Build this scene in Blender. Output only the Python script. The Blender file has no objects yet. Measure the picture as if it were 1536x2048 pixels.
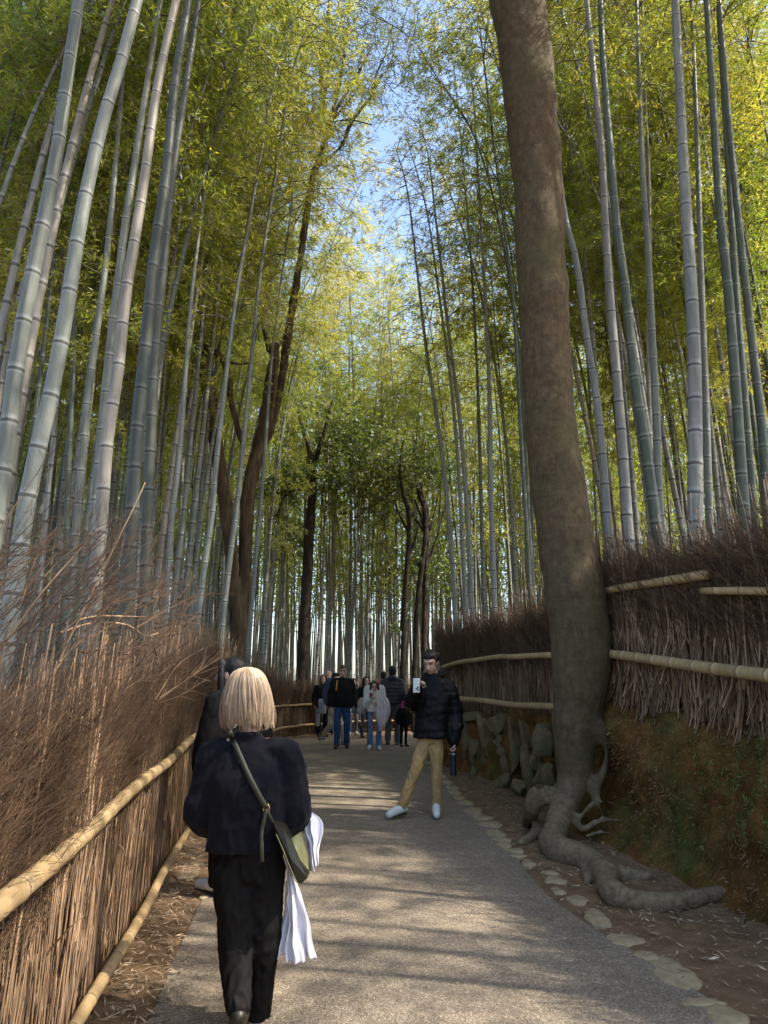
import bpy, math, random
import numpy as np
from mathutils import Vector, noise as mnoise

SC = bpy.context.scene
COL = SC.collection
R = math.radians
random.seed(7)
RNG = np.random.default_rng(11)

# ------------------------------------------------------------------ camera
HC, F, PITCH = 1.45, 1400.0, R(13.7)
cam_d = bpy.data.cameras.new('camera')
cam_d.sensor_fit = 'VERTICAL'
cam_d.sensor_height = 36.0
cam_d.lens = F / 2048 * 36.0
cam_d.clip_start, cam_d.clip_end = 0.05, 2000
cam = bpy.data.objects.new('camera', cam_d)
COL.objects.link(cam)
cam.location = (0, 0, HC)
cam.rotation_euler = (R(90) + PITCH, 0, 0)
SC.camera = cam

# ------------------------------------------------------------------ light
SUN_EL, SUN_AZ = R(50), R(104)          # azimuth from +Y (ahead) towards +X (right)
w = bpy.data.worlds.new('World'); SC.world = w; w.use_nodes = True
nt = w.node_tree
bg = nt.nodes['Background']
sky = nt.nodes.new('ShaderNodeTexSky'); sky.sky_type = 'NISHITA'; sky.sun_disc = False
sky.sun_elevation = SUN_EL; sky.sun_rotation = SUN_AZ
sky.dust_density = 2.0; sky.air_density = 1.0; sky.ozone_density = 1.6
nt.links.new(sky.outputs[0], bg.inputs[0]); bg.inputs[1].default_value = 0.15
sd = bpy.data.lights.new('sun', 'SUN'); sd.energy = 3.6; sd.angle = R(0.5); sd.color = (1, .93, .82)
sun = bpy.data.objects.new('sun', sd); COL.objects.link(sun)
sv = Vector((math.sin(SUN_AZ)*math.cos(SUN_EL), math.cos(SUN_AZ)*math.cos(SUN_EL), math.sin(SUN_EL)))
sun.rotation_euler = sv.to_track_quat('Z', 'Y').to_euler(); sun.location = (20, -5, 30)
SC.view_settings.view_transform = 'Standard'; SC.view_settings.look = 'None'
SC.view_settings.exposure = 1.68; SC.view_settings.gamma = 1.0
SC.cycles.max_bounces = 6; SC.cycles.diffuse_bounces = 4; SC.cycles.transmission_bounces = 4
SC.cycles.glossy_bounces = 2; SC.cycles.caustics_reflective = False; SC.cycles.caustics_refractive = False
SC.cycles.sample_clamp_indirect = 4

# ------------------------------------------------------------------ helpers
def ray(x, y):
    a, b = (x - 768) / F, (1024 - y) / F
    return np.array([a, math.cos(PITCH) - b*math.sin(PITCH), math.sin(PITCH) + b*math.cos(PITCH)])
def P(x, y, Y):
    r = ray(x, y); t = Y / r[1]
    return np.array([r[0]*t, Y, HC + r[2]*t])
def G(x, y, z=0.0):
    r = ray(x, y); t = (z - HC) / r[2]
    return np.array([r[0]*t, r[1]*t, z])
def scale_at(p):                       # pixels per metre at a world point
    return F / (p[1]*math.cos(PITCH) + (p[2]-HC)*math.sin(PITCH))

def mesh(name, V, faces, smooth=True, attr=None):
    """V (n,3); faces: list of (m,k) int arrays"""
    me = bpy.data.meshes.new(name)
    V = np.asarray(V, dtype=np.float32)
    faces = [np.asarray(f, dtype=np.int32) for f in faces if len(f)]
    loops = np.concatenate([f.ravel() for f in faces])
    tot = np.concatenate([np.full(len(f), f.shape[1], np.int32) for f in faces])
    start = np.concatenate([[0], np.cumsum(tot)[:-1]]).astype(np.int32)
    me.vertices.add(len(V)); me.vertices.foreach_set('co', V.ravel())
    me.loops.add(len(loops)); me.loops.foreach_set('vertex_index', loops)
    me.polygons.add(len(tot)); me.polygons.foreach_set('loop_start', start)
    me.polygons.foreach_set('loop_total', tot)
    me.polygons.foreach_set('use_smooth', np.full(len(tot), smooth, bool))
    if attr is not None:
        for k, a in attr.items():
            at = me.attributes.new(k, 'FLOAT', 'POINT'); at.data.foreach_set('value', np.asarray(a, np.float32))
    me.update(calc_edges=True)
    return me

def link(name, me, mat=None, parent=None, loc=None):
    o = bpy.data.objects.new(name, me); COL.objects.link(o)
    if mat is not None and me is not None and len(me.materials) == 0:
        me.materials.append(mat)
    if parent is not None: o.parent = parent
    if loc is not None: o.location = loc
    return o
def tag(o, label=None, cat=None, group=None, kind=None):
    if label: o['label'] = label
    if cat: o['category'] = cat
    if group: o['group'] = group
    if kind: o['kind'] = kind
    return o
def empty(name, loc, label, cat, group=None):
    o = bpy.data.objects.new(name, None); COL.objects.link(o); o.location = loc
    o.empty_display_size = .1
    return tag(o, label, cat, group)
def part(name, V, faces, mat, parent, smooth=True, attr=None):
    """a part given in world coordinates under an unrotated empty / or a top-level mesh"""
    V = np.asarray(V, float)
    if parent is not None:
        q = parent; off = np.zeros(3)
        while q is not None:
            off += np.array(q.location); q = q.parent
        V = V - off
    return link(name, mesh(name, V, faces, smooth, attr), mat, parent)

def tubes(paths, radii, sides=3, cap=False):
    """paths (N,K,3), radii (N,K) -> V, faces"""
    paths = np.asarray(paths, float); radii = np.asarray(radii, float)
    N, K, _ = paths.shape
    T = np.gradient(paths, axis=1)
    T /= np.linalg.norm(T, axis=2, keepdims=True) + 1e-9
    D = paths[:, -1] - paths[:, 0]
    D /= np.linalg.norm(D, axis=1, keepdims=True) + 1e-9
    ref = np.where(np.abs(D[:, 1:2]) < .8, np.array([[0, 1., 0]]), np.array([[1., 0, 0]]))[:, None, :]
    U = np.cross(T, np.broadcast_to(ref, T.shape)); U /= np.linalg.norm(U, axis=2, keepdims=True) + 1e-9
    W = np.cross(T, U)
    a = np.arange(sides) / sides * 2*np.pi
    V = paths[:, :, None] + radii[:, :, None, None]*(np.cos(a)[None, None, :, None]*U[:, :, None] + np.sin(a)[None, None, :, None]*W[:, :, None])
    idx = np.arange(N*K*sides).reshape(N, K, sides)
    A = idx[:, :-1]; B = idx[:, 1:]
    q = np.stack([A, np.roll(A, -1, 2), np.roll(B, -1, 2), B], -1).reshape(-1, 4)
    fs = [q]
    if cap:
        fs.append(idx[:, 0, ::-1].reshape(-1, sides)); fs.append(idx[:, -1].reshape(-1, sides))
    return V.reshape(-1, 3), fs
def join(*vf):
    Vs, Fs, o = [], {}, 0
    for V, fs in vf:
        Vs.append(V)
        for f in fs:
            f = np.asarray(f)
            if len(f): Fs.setdefault(f.shape[1], []).append(f + o)
        o += len(V)
    return np.concatenate(Vs), [np.concatenate(f) for f in Fs.values()]
def smooth_path(pts, n):
    """Catmull-Rom through pts, n samples by length"""
    p = np.asarray(pts, float)
    if len(p) == 2:
        t = np.linspace(0, 1, n)[:, None]; return p[0]*(1-t) + p[1]*t
    e = np.vstack([2*p[0]-p[1], p, 2*p[-1]-p[-2]])
    out = []
    for i in range(1, len(e)-2):
        t = np.linspace(0, 1, 17)[:-1, None]
        a, b, c, d = e[i-1], e[i], e[i+1], e[i+2]
        out.append(.5*((2*b) + (c-a)*t + (2*a-5*b+4*c-d)*t**2 + (3*b-a-3*c+d)*t**3))
    out = np.vstack(out + [p[-1:]])
    s = np.concatenate([[0], np.cumsum(np.linalg.norm(np.diff(out, axis=0), axis=1))])
    u = np.linspace(0, s[-1], n)
    return np.stack([np.interp(u, s, out[:, k]) for k in range(out.shape[1])], 1)
def fnoise(V, sc, seed=0.0):
    return np.array([mnoise.noise(Vector((v[0]*sc+seed, v[1]*sc+seed*.7, v[2]*sc-seed))) for v in V])

# ------------------------------------------------------------------ materials
def newmat(name):
    m = bpy.data.materials.new(name); m.use_nodes = True
    return m, m.node_tree.nodes, m.node_tree.links, m.node_tree.nodes['Principled BSDF']
def nd(N, t, **kw):
    n = N.new(t)
    for k, v in kw.items():
        if k.startswith('i_'):
            n.inputs[int(k[2:])].default_value = v
        else: setattr(n, k, v)
    return n
def ramp(N, L, src, cols):
    r = N.new('ShaderNodeValToRGB')
    e = r.color_ramp.elements
    while len(e) < len(cols): e.new(.5)
    for i, (p, c) in enumerate(cols):
        e[i].position = p; e[i].color = (*c, 1)
    L.new(src, r.inputs[0]); return r.outputs[0]
def mixc(N, L, fac, a, b, mode='MIX'):
    m = N.new('ShaderNodeMix'); m.data_type = 'RGBA'; m.blend_type = mode
    for sock, v in ((m.inputs[0], fac), (m.inputs[6], a), (m.inputs[7], b)):
        if hasattr(v, 'links'): L.new(v, sock)
        elif isinstance(v, (int, float)): sock.default_value = v
        else: sock.default_value = (*v, 1)
    return m.outputs[2]
def coords(N, L, stretch=(1, 1, 1), kind='Object'):
    t = N.new('ShaderNodeTexCoord'); mp = N.new('ShaderNodeMapping'); mp.inputs[3].default_value = stretch
    L.new(t.outputs[kind], mp.inputs[0]); return mp.outputs[0]
def noi(N, L, vec, scale, detail=4, rough=.6):
    n = nd(N, 'ShaderNodeTexNoise'); n.inputs['Scale'].default_value = scale
    n.inputs['Detail'].default_value = detail; n.inputs['Roughness'].default_value = rough
    L.new(vec, n.inputs['Vector']); return n.outputs[0]
def bump(N, L, B, h, strength=.4, dist=.02):
    b = N.new('ShaderNodeBump'); b.inputs['Strength'].default_value = strength; b.inputs['Distance'].default_value = dist
    L.new(h, b.inputs['Height']); L.new(b.outputs[0], B.inputs['Normal'])
def gen(name, cols, scale=8, rough=.8, bs=40, bst=.3, bd=.01, stretch=(1, 1, 1), spec=.3, detail=5, sheen=0, island=0):
    m, N, L, B = newmat(name)
    v = coords(N, L, stretch); n1 = noi(N, L, v, scale, detail)
    c = ramp(N, L, n1, cols)
    if island:
        g = N.new('ShaderNodeNewGeometry')
        k = ramp(N, L, g.outputs['Random Per Island'], [(0, (1-island,)*3), (1, (1+island,)*3)])
        c = mixc(N, L, 1.0, c, k, 'MULTIPLY')
    L.new(c, B.inputs['Base Color']); B.inputs['Roughness'].default_value = rough
    B.inputs['Specular IOR Level'].default_value = spec
    if sheen: B.inputs['Sheen Weight'].default_value = sheen; B.inputs['Sheen Roughness'].default_value = .6
    if bst: bump(N, L, B, noi(N, L, v, bs, 6), bst, bd)
    return m
def plain(name, c, rough=.6, spec=.4, metal=0, bs=60, bst=.1):
    d = tuple(max(0, x*.82) for x in c)
    m = gen(name, [(.35, d), (.65, c)], 14, rough, bs, bst, .004, spec=spec)
    m.node_tree.nodes['Principled BSDF'].inputs['Metallic'].default_value = metal
    return m

def culm_mat(name, a, b, pale, dark, vary=True):
    m, N, L, B = newmat(name)
    v = coords(N, L, (1, 1, .12)); v2 = coords(N, L, (1, 1, .5))
    n1 = noi(N, L, v, 22, 5); n2 = noi(N, L, v2, 2.2, 3)
    c = ramp(N, L, n1, [(.32, a), (.7, b)])
    c = mixc(N, L, 1.0, c, ramp(N, L, n2, [(.3, (.72, .74, .7)), (.7, (1.12, 1.1, 1.08))]), 'MULTIPLY')
    oi = N.new('ShaderNodeObjectInfo')
    c = mixc(N, L, 1.0, c, ramp(N, L, oi.outputs['Random'], ([(0, (.6, .63, .56)), (.3, (.88, .92, .86)), (.6, (1, 1, 1)), (.85, (1.18, 1.15, 1.14)), (1, (.95, .77, .6))] if vary else [(0, (.9, .88, .85)), (1, (1.08, 1.04, 1.0))])), 'MULTIPLY')
    at = nd(N, 'ShaderNodeAttribute', attribute_name='ring')
    c = mixc(N, L, ramp(N, L, at.outputs['Fac'], [(0, (0, 0, 0)), (.5, (.5,)*3), (.7, (0, 0, 0))]), c, pale)
    c = mixc(N, L, ramp(N, L, at.outputs['Fac'], [(.7, (0, 0, 0)), (.85, (.8,)*3)]), c, dark)
    spots = ramp(N, L, noi(N, L, coords(N, L, (1, 1, .6)), 60, 3), [(.62, (0, 0, 0)), (.72, (.5,)*3)])
    c = mixc(N, L, spots, c, dark)
    L.new(c, B.inputs['Base Color']); B.inputs['Roughness'].default_value = .5
    B.inputs['Specular IOR Level'].default_value = .22
    bump(N, L, B, n1, .15, .004)
    return m
M_CULM = culm_mat('bamboo_skin', (.165, .17, .158), (.29, .29, .272), (.36, .365, .35), (.06, .055, .045))
M_GREEN = culm_mat('bamboo_skin_green', (.07, .082, .062), (.125, .14, .108), (.26, .275, .24), (.05, .05, .035))
M_SHADY = culm_mat('bamboo_skin_painted_shade', (.045, .052, .042), (.085, .092, .078), (.16, .165, .15), (.03, .028, .022))  # skin darkened so the crossing pair carries its shade in the colour
M_POLE = culm_mat('dried_pole', (.32, .22, .11), (.47, .34, .185), (.50, .38, .23), (.16, .10, .05), False)
def leaf_mat(name, dif, tr, yel, ytr, rough=.5):
    m, N, L, B = newmat(name); N.remove(B)
    g = N.new('ShaderNodeNewGeometry'); oi = N.new('ShaderNodeObjectInfo')
    big = noi(N, L, g.outputs['Position'], .33, 3)
    add = N.new('ShaderNodeMath'); add.operation = 'MULTIPLY_ADD'
    L.new(g.outputs['Random Per Island'], add.inputs[0]); add.inputs[1].default_value = .5; L.new(big, add.inputs[2])
    add2 = N.new('ShaderNodeMath'); add2.operation = 'MULTIPLY_ADD'
    L.new(oi.outputs['Random'], add2.inputs[0]); add2.inputs[1].default_value = .35; L.new(add.outputs[0], add2.inputs[2])
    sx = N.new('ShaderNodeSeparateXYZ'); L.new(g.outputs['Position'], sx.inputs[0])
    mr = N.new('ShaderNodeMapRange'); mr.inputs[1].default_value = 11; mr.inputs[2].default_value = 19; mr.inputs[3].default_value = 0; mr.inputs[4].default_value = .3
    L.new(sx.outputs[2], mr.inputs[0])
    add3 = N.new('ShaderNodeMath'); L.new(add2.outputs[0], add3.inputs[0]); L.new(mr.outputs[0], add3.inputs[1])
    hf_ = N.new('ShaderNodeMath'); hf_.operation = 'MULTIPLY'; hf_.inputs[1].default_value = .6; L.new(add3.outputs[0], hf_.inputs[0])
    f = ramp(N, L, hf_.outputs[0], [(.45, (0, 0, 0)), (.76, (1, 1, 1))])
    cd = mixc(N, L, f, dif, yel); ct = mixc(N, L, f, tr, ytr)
    d = N.new('ShaderNodeBsdfDiffuse'); t = N.new('ShaderNodeBsdfTranslucent'); gl = N.new('ShaderNodeBsdfGlossy')
    L.new(cd, d.inputs[0]); L.new(ct, t.inputs[0]); gl.inputs['Roughness'].default_value = rough
    gl.inputs[0].default_value = (.8, .85, .9, 1)
    m1 = N.new('ShaderNodeMixShader'); m1.inputs[0].default_value = .5
    L.new(d.outputs[0], m1.inputs[1]); L.new(t.outputs[0], m1.inputs[2])
    m2 = N.new('ShaderNodeMixShader'); m2.inputs[0].default_value = .05
    L.new(m1.outputs[0], m2.inputs[1]); L.new(gl.outputs[0], m2.inputs[2])
    L.new(m2.outputs[0], N['Material Output'].inputs[0])
    return m
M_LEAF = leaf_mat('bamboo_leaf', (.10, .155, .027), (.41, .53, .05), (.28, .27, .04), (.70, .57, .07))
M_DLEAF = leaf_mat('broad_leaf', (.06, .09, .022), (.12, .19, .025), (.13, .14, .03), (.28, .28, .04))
M_TWIGB = gen('twig_bark', [(.3, (.10, .085, .06)), (.7, (.2, .17, .12))], 20, .8)
M_STALK = gen('brush_stalk', [(.3, (.14, .09, .055)), (.55, (.26, .175, .115)), (.75, (.42, .31, .215))], 14, .8, 60, .4, .003, (1, 1, .25), island=.5)
M_BRUSH = gen('brush_twig', [(.3, (.055, .032, .018)), (.6, (.125, .075, .042)), (.8, (.25, .165, .098))], 9, .75, 40, .2, .002, island=.5)
M_PACK = gen('packed_brush', [(.3, (.035, .02, .012)), (.7, (.10, .06, .035))], 30, .95, 90, 1.0, .02, (1, 1, .1))
M_SOIL = gen('soil', [(.25, (.10, .062, .038)), (.5, (.165, .108, .066)), (.75, (.24, .165, .105))], 5, .95, 60, .7, .015, detail=10)
def bank_mat():
    m, N, L, B = newmat('bank_earth')
    v = coords(N, L); n1 = noi(N, L, v, 3.5, 9, .65); n2 = noi(N, L, v, 1.1, 4)
    c = ramp(N, L, n1, [(.3, (.07, .036, .013)), (.5, (.17, .088, .03)), (.66, (.27, .155, .06)), (.8, (.36, .24, .11))])
    c = mixc(N, L, ramp(N, L, n2, [(.5, (0, 0, 0)), (.62, (.75,)*3)]), c, mixc(N, L, n1, (.045, .06, .014), (.14, .155, .04)))
    L.new(c, B.inputs['Base Color']); B.inputs['Roughness'].default_value = .95
    B.inputs['Specular IOR Level'].default_value = .1
    bump(N, L, B, noi(N, L, v, 30, 9, .7), 1.0, .04)
    return m
M_BANK = bank_mat()
def asphalt_mat():
    m, N, L, B = newmat('path_asphalt')
    v = coords(N, L)
    vo = N.new('ShaderNodeTexVoronoi'); vo.inputs['Scale'].default_value = 110; L.new(v, vo.inputs['Vector'])
    c = ramp(N, L, vo.outputs['Color'], [(.0, (.115, .097, .078)), (.45, (.195, .168, .138)), (.8, (.275, .24, .20)), (1, (.40, .355, .30))])
    n1 = noi(N, L, v, 1.3, 6)
    c = mixc(N, L, 1.0, c, ramp(N, L, n1, [(.3, (.80, .79, .77)), (.7, (1.14, 1.12, 1.1))]), 'MULTIPLY')
    n3 = noi(N, L, v, 9, 7, .7)
    c = mixc(N, L, 1.0, c, ramp(N, L, n3, [(.35, (.86, .85, .83)), (.6, (1.08, 1.07, 1.05))]), 'MULTIPLY')
    L.new(c, B.inputs['Base Color']); B.inputs['Roughness'].default_value = .85
    B.inputs['Specular IOR Level'].default_value = .25
    bump(N, L, B, vo.outputs['Distance'], .6, .006)
    return m
M_PATH = asphalt_mat()
M_STONE = gen('edging_stone', [(.3, (.17, .145, .10)), (.7, (.31, .265, .19))], 9, .85, 50, .5, .01, detail=9)
def rock_mat():
    m, N, L, B = newmat('mossy_rock')
    v = coords(N, L); n1 = noi(N, L, v, 5, 9, .65); n2 = noi(N, L, v, 2.0, 5)
    c = ramp(N, L, n1, [(.3, (.05, .038, .022)), (.5, (.13, .10, .058)), (.7, (.24, .195, .12))])
    c = mixc(N, L, ramp(N, L, n2, [(.48, (0, 0, 0)), (.62, (.7,)*3)]), c, (.09, .10, .035))
    L.new(c, B.inputs['Base Color']); B.inputs['Roughness'].default_value = .9
    bump(N, L, B, noi(N, L, v, 18, 9, .65), .9, .03); return m
M_ROCK = rock_mat()
def bark_mat(name, a, b, c3, st, bst=.5, bd=.02, sc=6, moss=True):
    m, N, L, B = newmat(name)
    v = coords(N, L, st); v1 = coords(N, L)
    n1 = noi(N, L, v, sc, 8, .62); n2 = noi(N, L, v1, 1.4, 4)
    c = ramp(N, L, n1, [(.3, a), (.52, b), (.74, c3)])
    if moss: c = mixc(N, L, ramp(N, L, n2, [(.45, (0, 0, 0)), (.65, (.6,)*3)]), c, (.085, .08, .035))
    L.new(c, B.inputs['Base Color']); B.inputs['Roughness'].default_value = .85
    B.inputs['Specular IOR Level'].default_value = .2
    bump(N, L, B, n1, bst, bd); return m
M_TRUNK = bark_mat('smooth_bark', (.07, .05, .033), (.105, .078, .05), (.165, .125, .08), (1, 1, .7), .6, .012, 16)
def add_fine(m, sc, st):
    N, L = m.node_tree.nodes, m.node_tree.links; B = N['Principled BSDF']
    b2 = N.new('ShaderNodeBump'); b2.inputs['Strength'].default_value = .5; b2.inputs['Distance'].default_value = .006
    L.new(noi(N, L, coords(N, L, st), sc, 8, .7), b2.inputs['Height']); old = B.inputs['Normal'].links[0].from_socket
    L.new(old, b2.inputs['Normal']); L.new(b2.outputs[0], B.inputs['Normal'])
add_fine(M_TRUNK, 45, (1, 1, 2.2))
def root_tone(m):
    N, L = m.node_tree.nodes, m.node_tree.links; B = N['Principled BSDF']
    old = B.inputs['Base Color'].links[0].from_socket
    t = N.new('ShaderNodeTexCoord'); sx = N.new('ShaderNodeSeparateXYZ'); L.new(t.outputs['Object'], sx.inputs[0])
    mr = N.new('ShaderNodeMapRange'); mr.inputs[1].default_value = .15; mr.inputs[2].default_value = .75; mr.inputs[3].default_value = .75; mr.inputs[4].default_value = 0
    L.new(sx.outputs[2], mr.inputs[0])
    gr = ramp(N, L, noi(N, L, coords(N, L, (1, 1, 1)), 24, 8), [(.3, (.15, .112, .075)), (.7, (.36, .285, .205))])
    L.new(mixc(N, L, mr.outputs[0], old, gr), B.inputs['Base Color'])
root_tone(M_TRUNK)
def cracks(m, st, sc, wid, dark):
    N, L = m.node_tree.nodes, m.node_tree.links; B = N['Principled BSDF']
    v = coords(N, L, st); nz = N.new('ShaderNodeTexNoise'); nz.inputs['Scale'].default_value = 4; nz.inputs['Detail'].default_value = 6; L.new(v, nz.inputs['Vector'])
    ad = N.new('ShaderNodeVectorMath'); ad.operation = 'MULTIPLY_ADD'; ad.inputs[1].default_value = (.35,)*3
    L.new(nz.outputs['Color'], ad.inputs[0]); L.new(v, ad.inputs[2])
    vo = N.new('ShaderNodeTexVoronoi'); vo.feature = 'DISTANCE_TO_EDGE'; vo.inputs['Scale'].default_value = sc; L.new(ad.outputs[0], vo.inputs['Vector'])
    k = ramp(N, L, vo.outputs['Distance'], [(0, (dark,)*3), (wid, (1, 1, 1))])
    old = B.inputs['Base Color'].links[0].from_socket
    L.new(mixc(N, L, 1.0, old, k, 'MULTIPLY'), B.inputs['Base Color'])
    b2 = N.new('ShaderNodeBump'); b2.inputs['Strength'].default_value = .6; b2.inputs['Distance'].default_value = .012
    L.new(k, b2.inputs['Height']); o2 = B.inputs['Normal'].links[0].from_socket; L.new(o2, b2.inputs['Normal']); L.new(b2.outputs[0], B.inputs['Normal'])
cracks(M_TRUNK, (1, 1, .45), 5.5, .05, .84); cracks(M_TRUNK, (.5, .5, 2.6), 5, .035, .78)
M_ROUGH = bark_mat('rough_bark', (.03, .022, .014), (.08, .058, .04), (.17, .13, .09), (1, 1, .16), 1.0, .05, 11, False)
M_DARKB = bark_mat('dark_bark', (.016, .012, .009), (.032, .025, .018), (.06, .048, .034), (1, 1, .25), .7, .03, 9, False)
M_LITTER = gen('dry_leaf', [(.3, (.26, .18, .11)), (.7, (.48, .37, .25))], 3, .8, 30, 0, island=.45)
M_CARVE = plain('carved_groove', (.06, .045, .028), .9)

def warm(mats, k):
    for m in mats:
        for n in m.node_tree.nodes:
            if n.type == 'VALTORGB':
                for e in n.color_ramp.elements:
                    c = e.color
                    if max(c[:3]) < .62 and abs(c[0]-c[2]) > .002: e.color = (c[0]*k[0], c[1]*k[1], c[2]*k[2], 1)
warm([M_SOIL, M_ROUGH], (1.08, 1.0, .82))
warm([M_TRUNK], (.90, .85, .72))
warm([M_STALK, M_BRUSH], (.96, .90, .78)); warm([M_BRUSH], (.84, .84, .84))
warm([M_ROCK, M_STONE], (1.45, 1.3, 1.05))
warm([M_PATH], (1.10, 1.05, .96))
warm([M_BANK], (1.0, .93, .75))
# ------------------------------------------------------------------ plan of the place (metres; +Y is ahead)
LF = smooth_path([(-.62, -3.5), (-.9, 1.0), (-1.32, 3.5), (-1.75, 6), (-2.28, 9.3), (-2.45, 12), (-2.62, 15), (-2.8, 18), (-2.5, 20.4), (-1.2, 21.8), (1.5, 22.9), (5, 23.3), (10, 23.4)], 400)
RF = smooth_path([(3.3, -3.5), (3.15, 1.5), (2.85, 5.2), (2.33, 7.4), (2.3, 9.2), (1.68, 12), (1.2, 13.6), (1.45, 15.3), (2.6, 17.3), (5, 18.8), (10, 19.6)], 300)
PL = smooth_path([(-.45, -4), (-.7, 1), (-1.03, 3.7), (-1.31, 5.7), (-1.85, 9), (-2.15, 12), (-2.35, 15), (-2.5, 18), (-2.2, 19.9), (-1, 21.2), (1.6, 22.2), (5, 22.7), (10, 22.8)], 200)
PR = smooth_path([(2.0, -4), (1.72, 1), (1.54, 3.5), (1.4, 4.2), (1.22, 5.0), (1.15, 6), (1.1, 8.2), (1.0, 11.4), (.86, 13.5), (1.0, 16), (1.9, 18.2), (5, 20.0), (10, 20.8)], 200)
def dist_poly(pts, line):
    """signed-less distance from points (n,2) to a polyline, and index of the nearest sample"""
    pts = np.asarray(pts, float)
    out = np.empty(len(pts)); ix = np.empty(len(pts), int)
    for i in range(0, len(pts), 4000):
        d = np.linalg.norm(pts[i:i+4000, None] - line[None], axis=2)
        ix[i:i+4000] = d.argmin(1); out[i:i+4000] = d.min(1)
    return out, ix
def side_of(pts, line):
    """positive when the point is to the right of the line's direction of travel"""
    pts = np.asarray(pts, float); d, ix = dist_poly(pts, line)
    ix2 = np.clip(ix, 1, len(line)-2); t = line[ix2+1] - line[ix2-1]; r = pts - line[ix2]
    return np.where(t[:, 0]*r[:, 1] - t[:, 1]*r[:, 0] > 0, -1, 1) * d
def bank_h(Y):
    return np.interp(Y, [-3, 5, 7.4, 9, 12, 15, 18, 25], [.95, 1.05, 1.3, 1.1, 1.0, .7, .35, .0])
def height(pts):
    s = side_of(pts, RF)
    k = np.clip((s + .05) / .45, 0, 1); k = k*k*(3-2*k)
    h = k*bank_h(pts[:, 1])*np.clip(1.3 - s/60, .3, 1)
    return h

# ground as one sheet
gx = np.unique(np.concatenate([np.linspace(-500, -30, 12), np.linspace(-30, -5, 30), np.linspace(-5, 6, 75), np.linspace(6, 30, 30), np.linspace(30, 500, 12)]))
gy = np.unique(np.concatenate([np.linspace(-500, -12, 10), np.linspace(-12, 2, 25), np.linspace(2, 26, 150), np.linspace(26, 60, 30), np.linspace(60, 700, 12)]))
XX, YY = np.meshgrid(gx, gy, indexing='ij')
pts = np.stack([XX.ravel(), YY.ravel()], 1)
hz = height(pts)
inside = (side_of(pts, LF) > 0) & (side_of(pts, RF) < 0)
bumpy = np.array([mnoise.noise(Vector((p[0]*1.3, p[1]*1.3, 0)))*.05 + mnoise.noise(Vector((p[0]*5, p[1]*5, 3)))*.015 for p in pts])
edge = np.minimum(dist_poly(pts, PL)[0], dist_poly(pts, PR)[0])
onpath = (side_of(pts, PL) > 0) & (side_of(pts, PR) < 0)
hz = hz + np.where(onpath, -.03, (bumpy + .012)*np.clip(edge/.5, 0, 1))
idx = np.arange(len(pts)).reshape(XX.shape)
quads = np.stack([idx[:-1, :-1], idx[1:, :-1], idx[1:, 1:], idx[:-1, 1:]], -1).reshape(-1, 4)
tag(link('ground', mesh('ground', np.column_stack([pts, hz]), [quads]), M_SOIL), kind='structure')

# asphalt path: resample both edges on the same rows
n = 160
a_, b_ = smooth_path(PL[::4], n), smooth_path(PR[::4], n)
cols = 9
V = []
for j in range(cols):
    t = j/(cols-1); q = a_*(1-t) + b_*t
    wob = .03*np.sin(np.arange(n)*.31 + j) * (1 if j in (0, cols-1) else 0)
    V.append(np.column_stack([q[:, 0]+wob, q[:, 1], np.full(n, .006 + .02*math.sin(math.pi*t))]))
V = np.stack(V, 1).reshape(-1, 3)
idx = np.arange(n*cols).reshape(n, cols)
quads = np.stack([idx[:-1, :-1], idx[:-1, 1:], idx[1:, 1:], idx[1:, :-1]], -1).reshape(-1, 4)
tag(link('path', mesh('path', V, [quads]), M_PATH), kind='structure')

# earth bank under the right-hand fence
prof = [(-.62, -.03), (-.5, .05), (-.4, .2), (-.34, .42), (-.27, .65), (-.2, .85), (-.02, .97), (.25, 1.02), (.7, 1.03)]
prof = smooth_path(prof, 60)
sel = RF[(RF[:, 1] > -3.4) & (RF[:, 1] < 16)]
sel = smooth_path(sel[::6], 420)
tn = np.gradient(sel, axis=0); tn /= np.linalg.norm(tn, axis=1, keepdims=True)
nr = np.stack([tn[:, 1], -tn[:, 0]], 1)
V = []
for i, (p, nn) in enumerate(zip(sel, nr)):
    H = float(bank_h(p[1])); deep = np.interp(p[1], [6.3, 7.2, 8.3, 9], [0, .25, .25, 0])
    k_narrow = np.interp(p[1], [7.5, 9], [1, .45])
    for (u, z) in prof:
        hollow = deep*math.exp(-((z-.4)/.35)**2)
        uu = u*k_narrow + hollow
        V.append([p[0]+nn[0]*uu, p[1]+nn[1]*uu, z*H])
V = np.array(V); m_ = len(prof)
d1 = fnoise(V, 1.7, 3); d2 = fnoise(V, 6.5, 9); d3 = fnoise(V, 19, 1)
d4 = fnoise(V*[1, 1, .6], 33, 2)
amp = np.tile(np.clip(np.sin(np.linspace(0, math.pi, m_))*1.6, 0, 1), len(sel))
V[:, 0] -= (d1*.16 + d2*.09 + d3*.035 + d4*.02)*amp; V[:, 2] += (d2*.04)*amp
idx = np.arange(len(V)).reshape(len(sel), m_)
quads = np.stack([idx[:-1, :-1], idx[:-1, 1:], idx[1:, 1:], idx[1:, :-1]], -1).reshape(-1, 4)
tag(link('earth_bank', mesh('earth_bank', V, [quads]), M_BANK), kind='structure')
BANKV = V

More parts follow.
